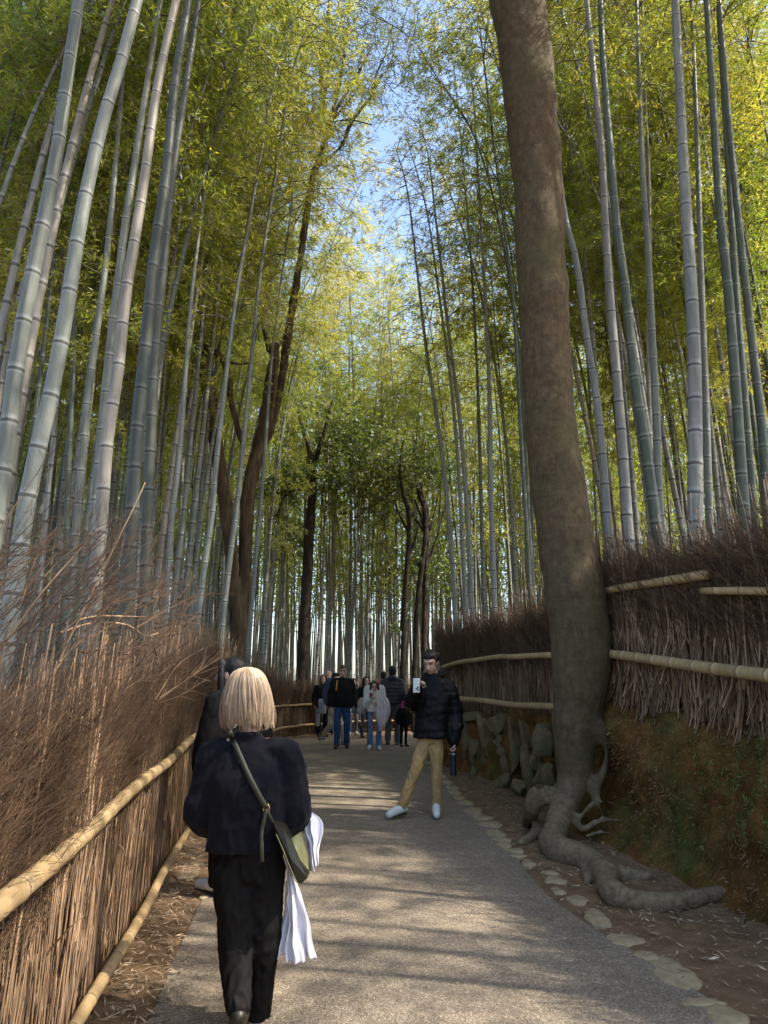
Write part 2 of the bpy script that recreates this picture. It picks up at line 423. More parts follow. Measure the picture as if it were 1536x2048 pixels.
# ------------------------------------------------------------------ poles (fence rails)
def pole(name, pts, r0, r1, parent, inter=.27, mat=None, sides=14, cuts=True):
    pts = np.asarray(pts, float)
    L = np.linalg.norm(np.diff(pts, axis=0), axis=1).sum()
    rows, ring, rm = [0.], [0.], [.9]
    s = inter*random.uniform(.3, .9)
    while s < L - .02:
        for ds, rg, m in ((-.05, 0, 1), (-.012, .1, 1.02), (-.005, 1, 1.09), (.004, 1, 1.07), (.012, .5, 1.0), (.06, 0, .985)):
            if 0 < s+ds < L: rows.append(s+ds); ring.append(rg); rm.append(m)
        s += inter*random.uniform(.85, 1.15)
    rows.append(L); ring.append(0); rm.append(1)
    fine = smooth_path(pts, 60); sl = np.linspace(0, L, 60)
    u = np.array(rows); u = np.maximum.accumulate(u)
    c = np.stack([np.interp(u, sl, fine[:, k]) for k in range(3)], 1)
    wob = np.stack([np.sin(u*2.1+pts[0, 0]*7), np.cos(u*1.7), np.sin(u*2.6+1)], 1)*.006
    rr = np.interp(u, [0, L], [r0, r1])*np.array(rm)
    V, fs = tubes((c+wob)[None], rr[None], sides, cap=True)
    return part(name, V, fs, mat or M_POLE, parent, attr={'ring': np.repeat(ring, sides)})

# ------------------------------------------------------------------ brushwood fences
def fence(name, label, line, zb, zt, lean_out, dens, sc_r, near, group=None, tops=True, inw=1, rag=0.05, outk=.12, osd=.14, tz=(.36, .80), tm=3.3, tf=.62):
    """line (n,2) path of the fence face; zb/zt functions of Y; inw=+1 when the path is to the right of travel"""
    base = np.array([line[0, 0], line[0, 1], 0.])
    E = empty(name, base, label, 'fence', group)
    s = np.concatenate([[0], np.cumsum(np.linalg.norm(np.diff(line, axis=0), axis=1))]); L = s[-1]
    tg = np.gradient(line, axis=0); tg /= np.linalg.norm(tg, axis=1, keepdims=True)
    nr = np.stack([tg[:, 1], -tg[:, 0]], 1)*inw
    def at(u):
        u = np.clip(u, 0, L)
        p = np.stack([np.interp(u, s, line[:, k]) for k in (0, 1)], 1)
        t = np.stack([np.interp(u, s, tg[:, k]) for k in (0, 1)], 1)
        q = np.stack([np.interp(u, s, nr[:, k]) for k in (0, 1)], 1)
        return p, t, q
    # packed core, rounded, behind the stalks
    m = max(20, int(L*8)); u = np.linspace(0, L, m); p, t, q = at(u)
    prof = [(-.10, .02), (-.07, .3), (-.06, .6), (-.04, .85), (-.08, .97), (-.18, 1.0), (-.26, .9), (-.3, .5), (-.3, .05)]
    Vs = []
    Y = p[:, 1]
    for (d, f) in prof:
        z = zb(Y) + .05 + (np.minimum(zt(Y), zb(Y)+1.75)-.22-zb(Y))*f
        z = z + (np.sin(u*9)+np.sin(u*23))*.02*(f > .8)
        dd = d + lean_out*f*f*.6
        Vs.append(np.column_stack([p + q*dd, z]))
    V = np.stack(Vs, 1).reshape(-1, 3); k = len(prof)
    V[:, :2] += np.repeat(q, k, axis=0)*fnoise(V, 6)[:, None]*.04
    idx = np.arange(len(V)).reshape(m, k)
    fs = [np.stack([idx[:-1, :-1], idx[1:, :-1], idx[1:, 1:], idx[:-1, 1:]], -1).reshape(-1, 4)]
    part('packed_core', V, fs, M_PACK, E)
    # stalks
    N = int(L*dens)
    u = RNG.uniform(0, L, N); p, t, q = at(u); Y = p[:, 1]
    b = zb(Y) + RNG.normal(0, rag, N)*.6 + np.abs(RNG.normal(0, rag, N))*RNG.choice([-1, .4], N)
    if rag < .08: b = np.maximum(b, zb(Y)-.02)
    h = (zt(Y) - b)*RNG.uniform(.35, .85, N)
    start = np.where(RNG.random(N) < .45, 0, RNG.uniform(0, .45, N))*(zt(Y)-b)
    K = 6; f = np.linspace(0, 1, K)[None]
    z = b[:, None] + start[:, None] + h[:, None]*f
    fr = (z - zb(Y)[:, None])/(zt(Y)-zb(Y))[:, None]
    # bundles: neighbours share a lean
    bl = np.sin(u*5.1)*.05 + np.sin(u*13.7+1)*.06 + RNG.normal(0, .075, N) + np.where(RNG.random(N) < .05, RNG.normal(0, .35, N), 0)
    along = bl[:, None]*(f-.3)*h[:, None]*1.4 + np.cumsum(RNG.normal(0, .006, (N, K)), 1)
    depth = RNG.uniform(-.07, .03, N)[:, None] + lean_out*fr**2*.6 + np.cumsum(RNG.normal(0, .004, (N, K)), 1) + (np.sin(u*3.3)+np.sin(u*8.7))[:, None]*.018
    if rag > .08: depth = depth + np.clip(.25-f, 0, 1)*RNG.uniform(-.25, .55, N)[:, None]; along = along - np.clip(.4-f, 0, 1)*RNG.uniform(-.02, .35, N)[:, None]
    paths = np.stack([p[:, None, k]+t[:, None, k]*along+q[:, None, k]*depth for k in (0, 1)] + [z], 2)
    r = RNG.choice([.5, .75, 1., 1.5], N, p=[.3, .35, .25, .1])[:, None]*RNG.uniform(.85, 1.2, N)[:, None]*sc_r*(1-.35*f)*(1+RNG.normal(0, .09, (N, K)))
    V, fs = tubes(paths, r, 4, cap=True)
    part('stalks', V, fs, M_STALK, E)['kind'] = 'stuff'
    # fine brushy tops
    N = int(L*dens*(tm if tops else 1.2))
    u = RNG.uniform(-.3, L, N); p, t, q = at(u); Y = p[:, 1]
    H = (zt(Y)-zb(Y))
    z0 = zb(Y) + H*RNG.uniform(*tz, N)
    ln = H*RNG.uniform(.16, .37, N)*np.where(RNG.random(N) < .05, 1.7, 1)
    K = 6; f = np.linspace(0, 1, K)[None]
    fwd = RNG.normal(tf, .28, N)[:, None]; out = RNG.normal(outk+lean_out, osd, N)[:, None]
    cur = RNG.normal(.2, .25, N)[:, None]
    along = ln[:, None]*(fwd*f + cur*f*f) + np.cumsum(RNG.normal(0, .007, (N, K)), 1)
    z = z0[:, None] + ln[:, None]*(f - .25*np.abs(cur)*f*f) + np.cumsum(RNG.normal(0, .005, (N, K)), 1)
    fr0 = ((z0-zb(Y))/H)[:, None]
    depth = RNG.uniform(-.22, .03, N)[:, None] + lean_out*fr0**2*.6 + out*ln[:, None]*f
    paths = np.stack([p[:, None, k]+t[:, None, k]*along+q[:, None, k]*depth for k in (0, 1)] + [z], 2)
    r = RNG.uniform(.5, 1.1, N)[:, None]*sc_r*.42*(1-.6*f)
    vf = [tubes(paths, r, 3)]
    # side sprigs
    for rep in range(2 if near else 1):
        i = RNG.integers(0, N, int(N*.9)); j = RNG.integers(2, K-1, len(i))
        st = paths[i, j]; dv = paths[i, j+1]-paths[i, j]; dv /= np.linalg.norm(dv, axis=1, keepdims=True)
        dv = dv + RNG.normal(0, .38, (len(i), 3)); ll = RNG.uniform(.06, .2, len(i))[:, None, None]
        g = np.linspace(0, 1, 3)[None, :, None]
        pp = st[:, None] + dv[:, None]*ll*g
        vf.append(tubes(pp, np.tile([[.3, .22, .1]], (len(i), 1))*sc_r, 3))
    V, fs = join(*vf)
    part('brushy_tops', V, fs, M_BRUSH, E)['kind'] = 'stuff'
    return E, at

one = lambda v: (lambda Y: np.full(np.shape(Y), float(v)))
lf1 = LF[(LF[:, 1] > .35) & (np.arange(len(LF)) < 240)]
lf1 = lf1[lf1[:, 1] < 9.6]
lzt = lambda Y: np.interp(Y, [0, 2, 4, 6, 9.6], [1.24, 1.26, 1.41, 1.56, 1.73])
EL, atL = fence('brushwood_fence', 'tall brown brushwood fence in front at the left with two tan bamboo rails', lf1, one(0), lzt, .05, 1250, .0035, True, outk=.04, osd=.09, tz=(.50, .86), tm=4.6, tf=.8)
k2 = np.where(LF[:, 1] > 9.5)[0][0]
i3 = np.argmin(np.abs(LF[:, 1]-20.6) + 10*(LF[:, 0] > 0))
lf2 = LF[k2:]
bul = np.interp(lf2[:, 1], [9.5, 10.3, 11.2, 13], [0, .0, .0, 0])
lzt2 = lambda Y: np.interp(Y, [9, 14, 20, 23], [1.85, 1.6, 1.5, 1.45])
EL2, atL2 = fence('brushwood_fence', 'far brushwood fence curving round the bend behind the walkers', lf2, one(0), lzt2, .12, 260, .006, False)
# right hand: hanging brush above the earth bank, and the long one above the rocks
rfn = RF[(RF[:, 1] > 2.5) & (RF[:, 1] < 7.75)]
rzb = lambda Y: np.interp(Y, [2.5, 5.2, 7.4, 8], [.7, .92, 1.34, 1.4])
rzt = lambda Y: np.interp(Y, [2.5, 5.2, 7.6], [2.5, 2.62, 2.75])
ER, atR = fence('brushwood_fence', 'brushwood fence at the right on the mossy earth bank with ragged stalk ends hanging down', rfn, rzb, rzt, .06, 430, .0072, True, inw=-1, rag=.15)
k4 = np.where(RF[:, 1] > 7.9)[0][0]
rff = RF[k4:]
rzb2 = lambda Y: np.interp(Y, [8, 9.2, 12, 15, 20], [.9, .92, .95, .7, .3])
rzt2 = lambda Y: np.interp(Y, [8, 9, 12, 13.6, 16, 20], [2.5, 2.5, 2.45, 2.4, 2.2, 1.7])
ER2, atR2 = fence('brushwood_fence', 'reddish brushwood fence above the mossy rocks beyond the big trunk', rff, rzb2, rzt2, .12, 420, .0055, True, inw=-1)
# rails
def onf(at, u, d, z):
    p, t, q = at(np.array(u, float)); return np.column_stack([p+q*np.array(d)[:, None] if np.ndim(d) else p+q*d, z])
RL = .036
pole('rail', [P(-110, 1905, 1.50), P(0, 1812, 1.80), P(200, 1640, 3.05), P(300, 1552, 4.35), P(405, 1462, 7.8)], .029, .034, EL, .3)
pole('rail', [P(120, 2110, 2.85), P(178, 2010, 3.2), P(300, 1795, 4.7), P(385, 1643, 7.3)], .027, .030, EL, .27)
pole('rail', [P(395, 1470, 8.0), P(430, 1462, 8.9)], .028, .028, EL, .2)
for z_, nm in ((.86, 'rail'), (.30, 'rail')):
    Lt = 20.0
    for a0, a1 in ((.1, 3.6), (3.5, 7.2), (7.1, 10.9), (10.85, 13.2), (13.1, 17), (16.9, 20.5)):
        uu = np.linspace(a0, a1, 6)
        pole(nm, onf(atL2, uu, .09, np.full(6, z_)+.02*np.sin(uu)), .032, .03, EL2, .35, sides=8)
pole('rail', [P(1213, 1308, 7.15), P(1350, 1325, 6.1), P(1536, 1352, 5.0), P(1700, 1375, 4.3)], .043, .052, ER, .26)
pole('rail', [P(1208, 1183, 7.2), P(1418, 1147, 5.75)], .035, .045, ER, .3)
pole('rail', [P(1405, 1183, 5.7), P(1536, 1183, 5.05), P(1700, 1184, 4.4)], .030, .034, ER, .26)
p1 = [P(1108, 1311, 8.5), P(1010, 1313, 10.2), P(930, 1322, 12.0), P(885, 1335, 13.1)]
pole('rail', p1[:2], .036, .036, ER2, .3); pole('rail', p1[1:], .036, .034, ER2, .3)
p2 = [P(1114, 1415, 8.4), P(1020, 1408, 10.0), P(922, 1397, 12.0), P(880, 1394, 13.1)]
pole('rail', p2, .04, .04, ER2, .27)
for q_ in (p1[1],):
    a = np.linspace(0, 2*np.pi, 13)
    ringp = np.stack([np.zeros(13), np.cos(a)*.045, np.sin(a)*.045], 1)+q_
    V, fs = tubes(ringp[None], np.full((1, 13), .012), 5); part('rope_tie', V, fs, M_CARVE, ER2)
# a few long loose twigs sticking out over the left fence
lp = [[P(155, 1240, 2.6), P(205, 1232, 2.7), P(315, 1235, 2.9)], [P(120, 1265, 2.5), P(190, 1245, 2.7), P(255, 1250, 2.8), P(290, 1272, 2.9), P(316, 1266, 3.0)],
      [P(60, 1420, 2.3), P(100, 1370, 2.3), P(140, 1275, 2.4), P(270, 1010, 2.6), P(290, 965, 2.7)], [P(0, 1300, 2.2), P(80, 1190, 2.3), P(150, 1110, 2.4), P(200, 1055, 2.5)],
      [P(225, 1740, 3.2), P(240, 1690, 3.15), P(262, 1768-20, 3.2)], [P(95, 1905, 2.55), P(140, 1855, 2.5), P(170, 1830, 2.5)]]
V, fs = join(*[tubes(smooth_path(q, 14)[None], np.linspace(.0042, .002, 14)[None], 5) for q in lp])
part('loose_twigs', V, fs, M_STALK, EL)['kind'] = 'stuff'
N = 170
x0 = RNG.uniform(-60, 330, N); y0 = RNG.uniform(1120, 1330, N) + x0*.25
Yb = RNG.uniform(1.7, 3.6, N); pa = []
for i in range(N):
    L_ = RNG.uniform(60, 330)*(1-.5*max(0, x0[i])/330); an = RNG.normal(.8, .22)
    a = P(x0[i], y0[i], Yb[i]); b = P(x0[i]+L_*math.cos(an), y0[i]-L_*math.sin(an), Yb[i]+RNG.uniform(.1, .6))
    mid = (a+b)/2 + RNG.normal(0, .025, 3); pa.append(smooth_path([a, mid, b], 8))
pa = np.array(pa); vf = [tubes(pa, np.tile(np.linspace(.0026, .0009, 8), (N, 1))*RNG.uniform(.6, 1.3, N)[:, None], 3)]
i = RNG.integers(0, N, 1500); j = RNG.integers(2, 7, 1500)
dv = pa[i, j]-pa[i, j-1]; dv /= np.linalg.norm(dv, axis=1, keepdims=True); dv += RNG.normal(0, .4, dv.shape)
vf.append(tubes(pa[i, j][:, None]+dv[:, None]*RNG.uniform(.04, .16, 1500)[:, None, None]*np.linspace(0, 1, 3)[None, :, None], np.tile([[.0011, .0009, .0005]], (1500, 1)), 3))
V, fs = join(*vf); part('loose_twigs', V, fs, M_BRUSH, EL)['kind'] = 'stuff'

# ------------------------------------------------------------------ rocks and edging stones
def rock_mesh(c, rx, ry, rz, tilt=0, seed=0, blocky=.5, sub=3, name='rock', mat=None, flat=False):
    import bmesh
    bm = bmesh.new(); bmesh.ops.create_icosphere(bm, subdivisions=sub+1, radius=1)
    rs = np.random.default_rng(seed)
    pl = [(rs.normal(0, 1, 3)*[1, 1, .6], rs.uniform(.5, .85)) for _ in range(13)]
    V = []
    for v in bm.verts:
        p = np.array(v.co)
        p = np.sign(p)*np.abs(p)**(1-.45*blocky)
        for nn, d in pl:
            nn = nn/np.linalg.norm(nn); k = p@nn
            if k > d: p = p - nn*(k-d)*.96
        nz = mnoise.noise(Vector(p*1.8+seed))*.12 + mnoise.noise(Vector(p*5+seed))*.04
        p = p*(1+nz)*np.array([rx, ry, rz]); V.append(p)
    V = np.array(V); ct, st = math.cos(tilt), math.sin(tilt)
    V = np.column_stack([V[:, 0]*ct+V[:, 2]*st, V[:, 1], -V[:, 0]*st+V[:, 2]*ct])
    F_ = np.array([[v.index for v in f.verts] for f in bm.faces]); bm.free()
    o = link(name, mesh(name, V, [F_]), mat or M_ROCK, None, tuple(c)); return o
# x, y centre px, w, h px, tilt, label
rocks = [(934, 1477, 22, 84, .02, 'narrow upright grey rock at the far end of the rock row'),
 (951, 1497, 36, 54, .1, 'broad mossy green rock wedged between two upright slabs'),
 (973, 1488, 28, 112, -.3, 'tallest pale slab leaning left with yellowish moss on its edge'),
 (999, 1451, 42, 42, .1, 'big rounded brown rock on top of the rock row'),
 (1001, 1482, 24, 22, .4, 'small pale rock held under the big rounded brown one'),
 (1030, 1494, 28, 114, -.04, 'dark upright post-like rock near the middle of the rock row'),
 (1049, 1470, 20, 54, -.18, 'grey wedge shaped rock with its point down'),
 (1056, 1541, 20, 90, -.12, 'slim pale upright rock standing below the wedge shaped one'),
 (1092, 1490, 46, 72, .1, 'large dark block of rock beside the trunk'),
 (1068, 1518, 24, 36, .3, 'rounded brown rock under the large dark block'),
 (1080, 1549, 22, 42, .25, 'mossy oblong rock low beside the trunk roots'),
 (1099, 1557, 26, 52, .0, 'upright brown slab touching the big trunk'),
 (1082, 1577, 22, 16, .1, 'small round grey rock resting on the knotted root'),
 (1010, 1562, 36, 36, .5, 'low slanting grey boulder in front of the rock row'),
 (1036, 1577, 34, 32, .1, 'dark rounded boulder in front of the rock row'),
 (1012, 1530, 22, 36, .0, 'square brown rock low in the middle of the row'),
 (968, 1523, 17, 40, -.1, 'small round-topped upright rock before the tallest slab'),
 (949, 1541, 22, 24, .2, 'small pale cube-like rock lying on the leaf litter'),
 (918, 1512, 17, 40, .0, 'narrow rock half hidden behind the hanging bottle'),
 (1003, 1502, 26, 26, .2, 'dark rock filling the gap beside the tallest slab'),
 (946, 1432, 50, 16, -.12, 'flat grey rock laid on top at the far end of the row')]
for i, (x, y, w_, h_, tl, lab) in enumerate(rocks):
    front = i in (13, 14, 17)
    if front: g = G(x, y+h_/2); Yd = g[1]+.08
    else: Yd = 12.9 - (x-918)*(4.1/182)
    p = P(x, y, Yd); s_ = 1/scale_at(p)
    o = rock_mesh(p, w_*s_*.62, max(w_, 26)*s_*.6, h_*s_*.56, tl, i*3+1)
    tag(o, lab, 'rock', 'rocks propping the bank below the fence')
for i, (x, y, w_, h_, lab, cat) in enumerate([(1230, 1505, 30, 26, 'small round grey stone lodged in the bank under the thick root', 'stone')]):
    p = P(x, y, 7.55); s_ = 1/scale_at(p)
    tag(rock_mesh(p, w_*s_*.5, .06, h_*s_*.5, 0, 77), lab, cat)

ORD = ['first', 'second', 'third', 'fourth', 'fifth', 'sixth', 'seventh', 'eighth', 'ninth', 'tenth', 'eleventh', 'twelfth', 'thirteenth', 'fourteenth', 'fifteenth', 'sixteenth', 'seventeenth', 'eighteenth', 'nineteenth', 'twentieth']
ORD += ['twenty-'+o for o in ORD[:9]] + ['thirtieth'] + ['thirty-'+o for o in ORD[:9]] + ['fortieth'] + ['forty-'+o for o in ORD[:9]] + ['fiftieth'] + ['fifty-'+o for o in ORD[:9]]
def slab(x, y, w_, h_, seed, label, name='edging_stone', group='flat stones edging the path on the right'):
    g = G(x, y); a = G(x-w_/2, y); b = G(x+w_/2, y); t0 = G(x, y-h_/2); t1 = G(x, y+h_/2)
    rx = (b[0]-a[0])/2; ry = max((t0[1]-t1[1])/2, .035)
    rs = np.random.default_rng(seed); n = 22; an = np.linspace(0, 2*np.pi, n, endpoint=False)
    rad = 1 + .10*np.sin(an*2+rs.uniform(0, 6)) + .10*np.sin(an*3+rs.uniform(0, 6)) + rs.normal(0, .075, n)
    rings = []
    for k, z in ((1.0, -.04), (1.0, -.002), (.95, .006), (.6, .009), (.25, .008)):
        rings.append(np.column_stack([np.cos(an)*rad*rx*k, np.sin(an)*rad*ry*k, np.full(n, z)+rs.normal(0, .0015, n)]))
    V = np.vstack(rings+[[[0, 0, .009]]]); fs = []
    for r_ in range(4):
        i0 = np.arange(n)+r_*n; fs.append(np.stack([i0, np.roll(i0, -1), np.roll(i0, -1)+n, i0+n], 1))
    i0 = np.arange(n)+4*n; tri = np.stack([i0, np.roll(i0, -1), np.full(n, 5*n)], 1)
    o = link(name, mesh(name, V, [np.vstack(fs), tri]), M_STONE, None, (g[0], g[1], .004))
    return tag(o, label, 'stone', group)
big = {0: 'largest oval pale edging stone at the lower right of the path', 1: 'pale edging stone at the very bottom right corner of the path', 2: 'long thin edging stone between the two biggest ones',
       4: 'pale five-sided edging stone beside the lowest bend of the root', 3: 'wide irregular pale edging stone right above the largest oval one'}
st = [(1351, 1951, 88, 62), (1450, 2036, 90, 44), (1405, 2008, 84, 20), (1248, 1881, 66, 28), (1194, 1837, 50, 32), (1295, 1915, 50, 20), (1155, 1802, 42, 20), (1117, 1784, 28, 14),
      (1111, 1762, 42, 16), (1101, 1747, 36, 9), (1056, 1728, 28, 15), (1037, 1713, 32, 7), (1032, 1703, 32, 10), (1008, 1692, 30, 17), (1003, 1681, 42, 8), (991, 1668, 42, 16),
      (981, 1650, 46, 13), (966, 1637, 46, 7), (948, 1624, 36, 18), (931, 1607, 38, 9), (918, 1597, 26, 9), (909, 1587, 28, 10), (905, 1577, 30, 8), (894, 1566, 22, 9), (884, 1554, 20, 8), (876, 1544, 18, 7), (866, 1535, 18, 6), (858, 1526, 18, 6), (848, 1515, 16, 5), (838, 1505, 16, 5)]
for i, s_ in enumerate(st):
    slab(*s_, 100+i, big.get(i, f'small flat pale stone, {ORD[i]} from the near end of the right path edging'))
slab(375, 1752, 46, 16, 55, 'flat pale stone in the dirt between the left fence and the path', 'stone', 'flat stones by the left fence')
slab(392, 1728, 30, 10, 56, 'smaller pale stone just beyond another by the left fence', 'stone', 'flat stones by the left fence')
slab(408, 1795, 20, 9, 57, 'tiny pale stone at the left edge of the asphalt', 'stone', 'flat stones by the left fence')
# ------------------------------------------------------------------ remeshed organic shapes
def blob_mesh(name, V, fs, voxel, smooth=4, fold=None):
    """joins overlapping shapes into one continuous skin"""
    me = mesh(name+'_raw', V, fs)
    o = bpy.data.objects.new(name+'_raw', me); COL.objects.link(o)
    m = o.modifiers.new('r', 'REMESH'); m.mode = 'VOXEL'; m.voxel_size = voxel; m.use_smooth_shade = True
    if smooth:
        s = o.modifiers.new('s', 'SMOOTH'); s.factor = .5; s.iterations = smooth
    dg = bpy.context.evaluated_depsgraph_get(); dg.update()
    out = bpy.data.meshes.new_from_object(o.evaluated_get(dg)); out.name = name
    bpy.data.objects.remove(o); bpy.data.meshes.remove(me)
    out.materials.clear()
    if fold is not None:
        n = len(out.vertices); co = np.empty(n*3, np.float32); out.vertices.foreach_get('co', co); co = co.reshape(-1, 3)
        no = np.empty(n*3, np.float32); out.vertices.foreach_get('normal', no); no = no.reshape(-1, 3)
        co = co + no*fold(co)[:, None]
        out.vertices.foreach_set('co', co.ravel().astype(np.float32))
    out.polygons.foreach_set('use_smooth', np.ones(len(out.polygons), bool)); out.update()
    return out
def caps(pts, rad, sides=12, n=None):
    """tapered closed limb through pts with rounded ends"""
    pts = np.asarray(pts, float); rad = np.asarray(rad, float)
    if n is None: n = max(8, 5*len(pts))
    q = smooth_path(np.column_stack([pts, rad]), n)
    a, b = q[0], q[-1]
    d0 = a[:3]-q[1][:3]; d0 /= np.linalg.norm(d0)+1e-9; d1 = b[:3]-q[-2][:3]; d1 /= np.linalg.norm(d1)+1e-9
    pre = [np.append(a[:3]+d0*a[3]*s, a[3]*c) for s, c in ((.98, .12), (.85, .5), (.5, .86))]
    post = [np.append(b[:3]+d1*b[3]*s, b[3]*c) for s, c in ((.5, .86), (.85, .5), (.98, .12))]
    q = np.vstack(pre+[q]+post)
    return tubes(q[None, :, :3], q[None, :, 3], sides, cap=True)
def ell(c, r, rot=0, n=14):
    """ellipsoid, rot about z"""
    th = np.linspace(0.02, math.pi-.02, n); ph = np.linspace(0, 2*np.pi, n*2, endpoint=False)
    T_, H_ = np.meshgrid(th, ph, indexing='ij')
    X = np.sin(T_)*np.cos(H_)*r[0]; Y_ = np.sin(T_)*np.sin(H_)*r[1]; Z_ = np.cos(T_)*r[2]
    cr, sr = math.cos(rot), math.sin(rot)
    V = np.stack([X*cr-Y_*sr+c[0], X*sr+Y_*cr+c[1], Z_+c[2]], -1).reshape(-1, 3)
    idx = np.arange(len(V)).reshape(n, 2*n)
    A = idx[:-1]; B = idx[1:]
    q = np.stack([A, B, np.roll(B, -1, 1), np.roll(A, -1, 1)], -1).reshape(-1, 4)
    return V, [q, idx[0][None, :], idx[-1][None, ::-1]]

# ------------------------------------------------------------------ the big tree
def px_tube(lst, Y, extra=None):
    """lst: (x, y, width px[, Y]) -> points, radii"""
    pts, rr = [], []
    for e in lst:
        yy = e[3] if len(e) > 3 else Y
        p = P(e[0], e[1], yy); pts.append(p); rr.append(e[2]/2/scale_at(p))
    return np.array(pts), np.array(rr)
TY = 7.25
trunk = [(1034, 0, 104), (1050, 100, 104), (1061, 200, 103), (1077, 400, 97), (1087, 600, 99), (1096, 800, 100), (1111, 950, 106), (1131, 1080, 112), (1155, 1210, 122), (1163, 1316, 118), (1158, 1400, 100), (1152, 1470, 92), (1149, 1553, 70), (1131, 1605, 54), (1112, 1650, 50), (1106, 1682, 54)]
p_, r_ = px_tube(trunk, TY)
p_[-1] = P(1106, 1682, 6.75); p_[-2] = P(1112, 1650, 6.98); p_[-3] = P(1131, 1605, 7.15)
top = np.array([[p_[0][0]-.25, TY+.1, p_[0][2]+2.5], [p_[0][0]-.35, TY+.2, p_[0][2]+5]])
pts_ = np.vstack([top[::-1], p_]); rad_ = np.concatenate([[.22, .3], r_])
def K(x, y, w_, lift=.5, dy=0):
    """a root point resting on the ground at a pixel"""
    g = G(x, y+w_*.5); g2 = P(x, y, g[1]+dy); r = w_/2/scale_at(g2)
    return np.array([g2[0], g[1]+dy, r*lift*.75]), r
def root(lst, lift=.55):
    a = [K(*e, lift) for e in lst]; return caps([q[0] for q in a], [q[1] for q in a], 12)
vf = [caps(pts_, rad_, 20, 60)]
base0 = p_[-1]
r1 = [K(1122, 1692, 58), K(1150, 1702, 54), K(1190, 1718, 50), K(1212, 1742, 50), K(1215, 1768, 52), K(1240, 1788, 48), K(1290, 1800, 40), K(1350, 1800, 37), K(1400, 1792, 32), K(1440, 1786, 26), K(1478, 1780, 18), K(1530, 1772, 8)]
vf.append(caps([base0]+[q[0]+np.array([0, 0, .02]) for q in r1], [r_[-1]]+[q[1] for q in r1], 14, 60))
vf.append(root([(1205, 1735, 34), (1245, 1742, 30), (1285, 1750, 24), (1315, 1752, 14)]))
vf.append(root([(1105, 1640, 30), (1085, 1650, 34), (1062, 1668, 28), (1040, 1682, 18)]))
kn = [P(1098, 1590, 7.25), P(1075, 1592, 7.25), P(1062, 1622, 7.35)]
vf.append(caps(kn+[G(1055, 1650)], [.1, .1, .075, .05], 12))
vf.append(root([(1160, 1720, 20), (1172, 1745, 18), (1176, 1765, 10)]))
for lst, Y0 in (([(1165, 1420, 40), (1190, 1452, 44), (1215, 1473, 36), (1244, 1487, 26)], 7.15), ([(1244, 1487, 16), (1275, 1484, 10), (1308, 1479, 5)], 7.15), ([(1243, 1487, 10), (1254, 1505, 7), (1262, 1516, 3)], 7.1),
                ([(1207, 1478, 16), (1213, 1510, 17), (1205, 1545, 19), (1192, 1575, 20), (1191, 1600, 22)], 7.1),
                ([(1188, 1605, 14), (1170, 1622, 12), (1157, 1640, 12), (1154, 1652, 14), (1170, 1657, 17), (1195, 1644, 18), (1222, 1640, 15), (1255, 1645, 8)], 7.0),
                ([(1188, 1605, 8), (1182, 1622, 6), (1182, 1636, 5)], 7.0), ([(1195, 1605, 12), (1203, 1622, 9), (1211, 1635, 6)], 7.0), ([(1196, 1606, 8), (1222, 1605, 8), (1236, 1620, 5)], 7.05),
                ([(1175, 1672, 10), (1200, 1664, 14), (1222, 1668, 8)], 6.9), ([(1228, 1590, 4), (1240, 1588, 9), (1250, 1570, 5)], 7.3)):
    a, b = px_tube(lst, Y0); vf.append(caps(a, b, 10))
V, fs = join(*vf)
def barkfold(co):
    out = np.empty(len(co))
    for i, v in enumerate(co):
        out[i] = mnoise.noise(Vector((v[0]*3, v[1]*3, v[2]*2)))*.022 + mnoise.noise(Vector((v[0]*9, v[1]*9, v[2]*5)))*.008 + (.006*math.sin(v[2]*9+mnoise.noise(Vector((v[0]*2, v[1]*2, v[2])))*6))
    return out
TB = (float(p_[-1][0]), TY, 0.)
ET = empty('tree', TB, 'massive leaning bare trunk with exposed snaking roots at the right of the path', 'tree')
me = blob_mesh('trunk', V-np.array(TB), fs, .022, 5, barkfold)
link('trunk', me, M_TRUNK, ET)
# worn carved letters on the bark
S_ = [(9, -9), (3, -13), (-5, -10), (-6, -4), (2, 2), (6, 8), (2, 14), (-5, 13), (-8, 8)]
paths = [[(1142+x, 1255+y) for x, y in S_], [(1150, 1243), (1153, 1256), (1156, 1271)], [(1165, 1245), (1159, 1254), (1154, 1258)], [(1154, 1258), (1161, 1263), (1167, 1269)]]
Yc = TY - (122/2/scale_at(P(1155, 1250, TY))) - .004
from mathutils.bvhtree import BVHTree
bv = BVHTree.FromPolygons([v.co for v in me.vertices], [tuple(p.vertices) for p in me.polygons])
def onto(q):
    o_ = Vector((0, 0, HC)) - Vector(TB); d = Vector(P(q[0], q[1], TY) - np.array([0, 0, HC])).normalized()
    h = bv.ray_cast(o_, d); return np.array(h[0] - d*.0015)+np.array(TB) if h[0] else P(q[0], q[1], Yc)
vf = [tubes(np.array([onto(q) for q in smooth_path([(a, b, 0) for a, b in s], 14)])[None], np.full((1, 14), .0028), 5) for s in paths]
V, fs = join(*vf); part('carved_letters', V, fs, M_CARVE, ET)

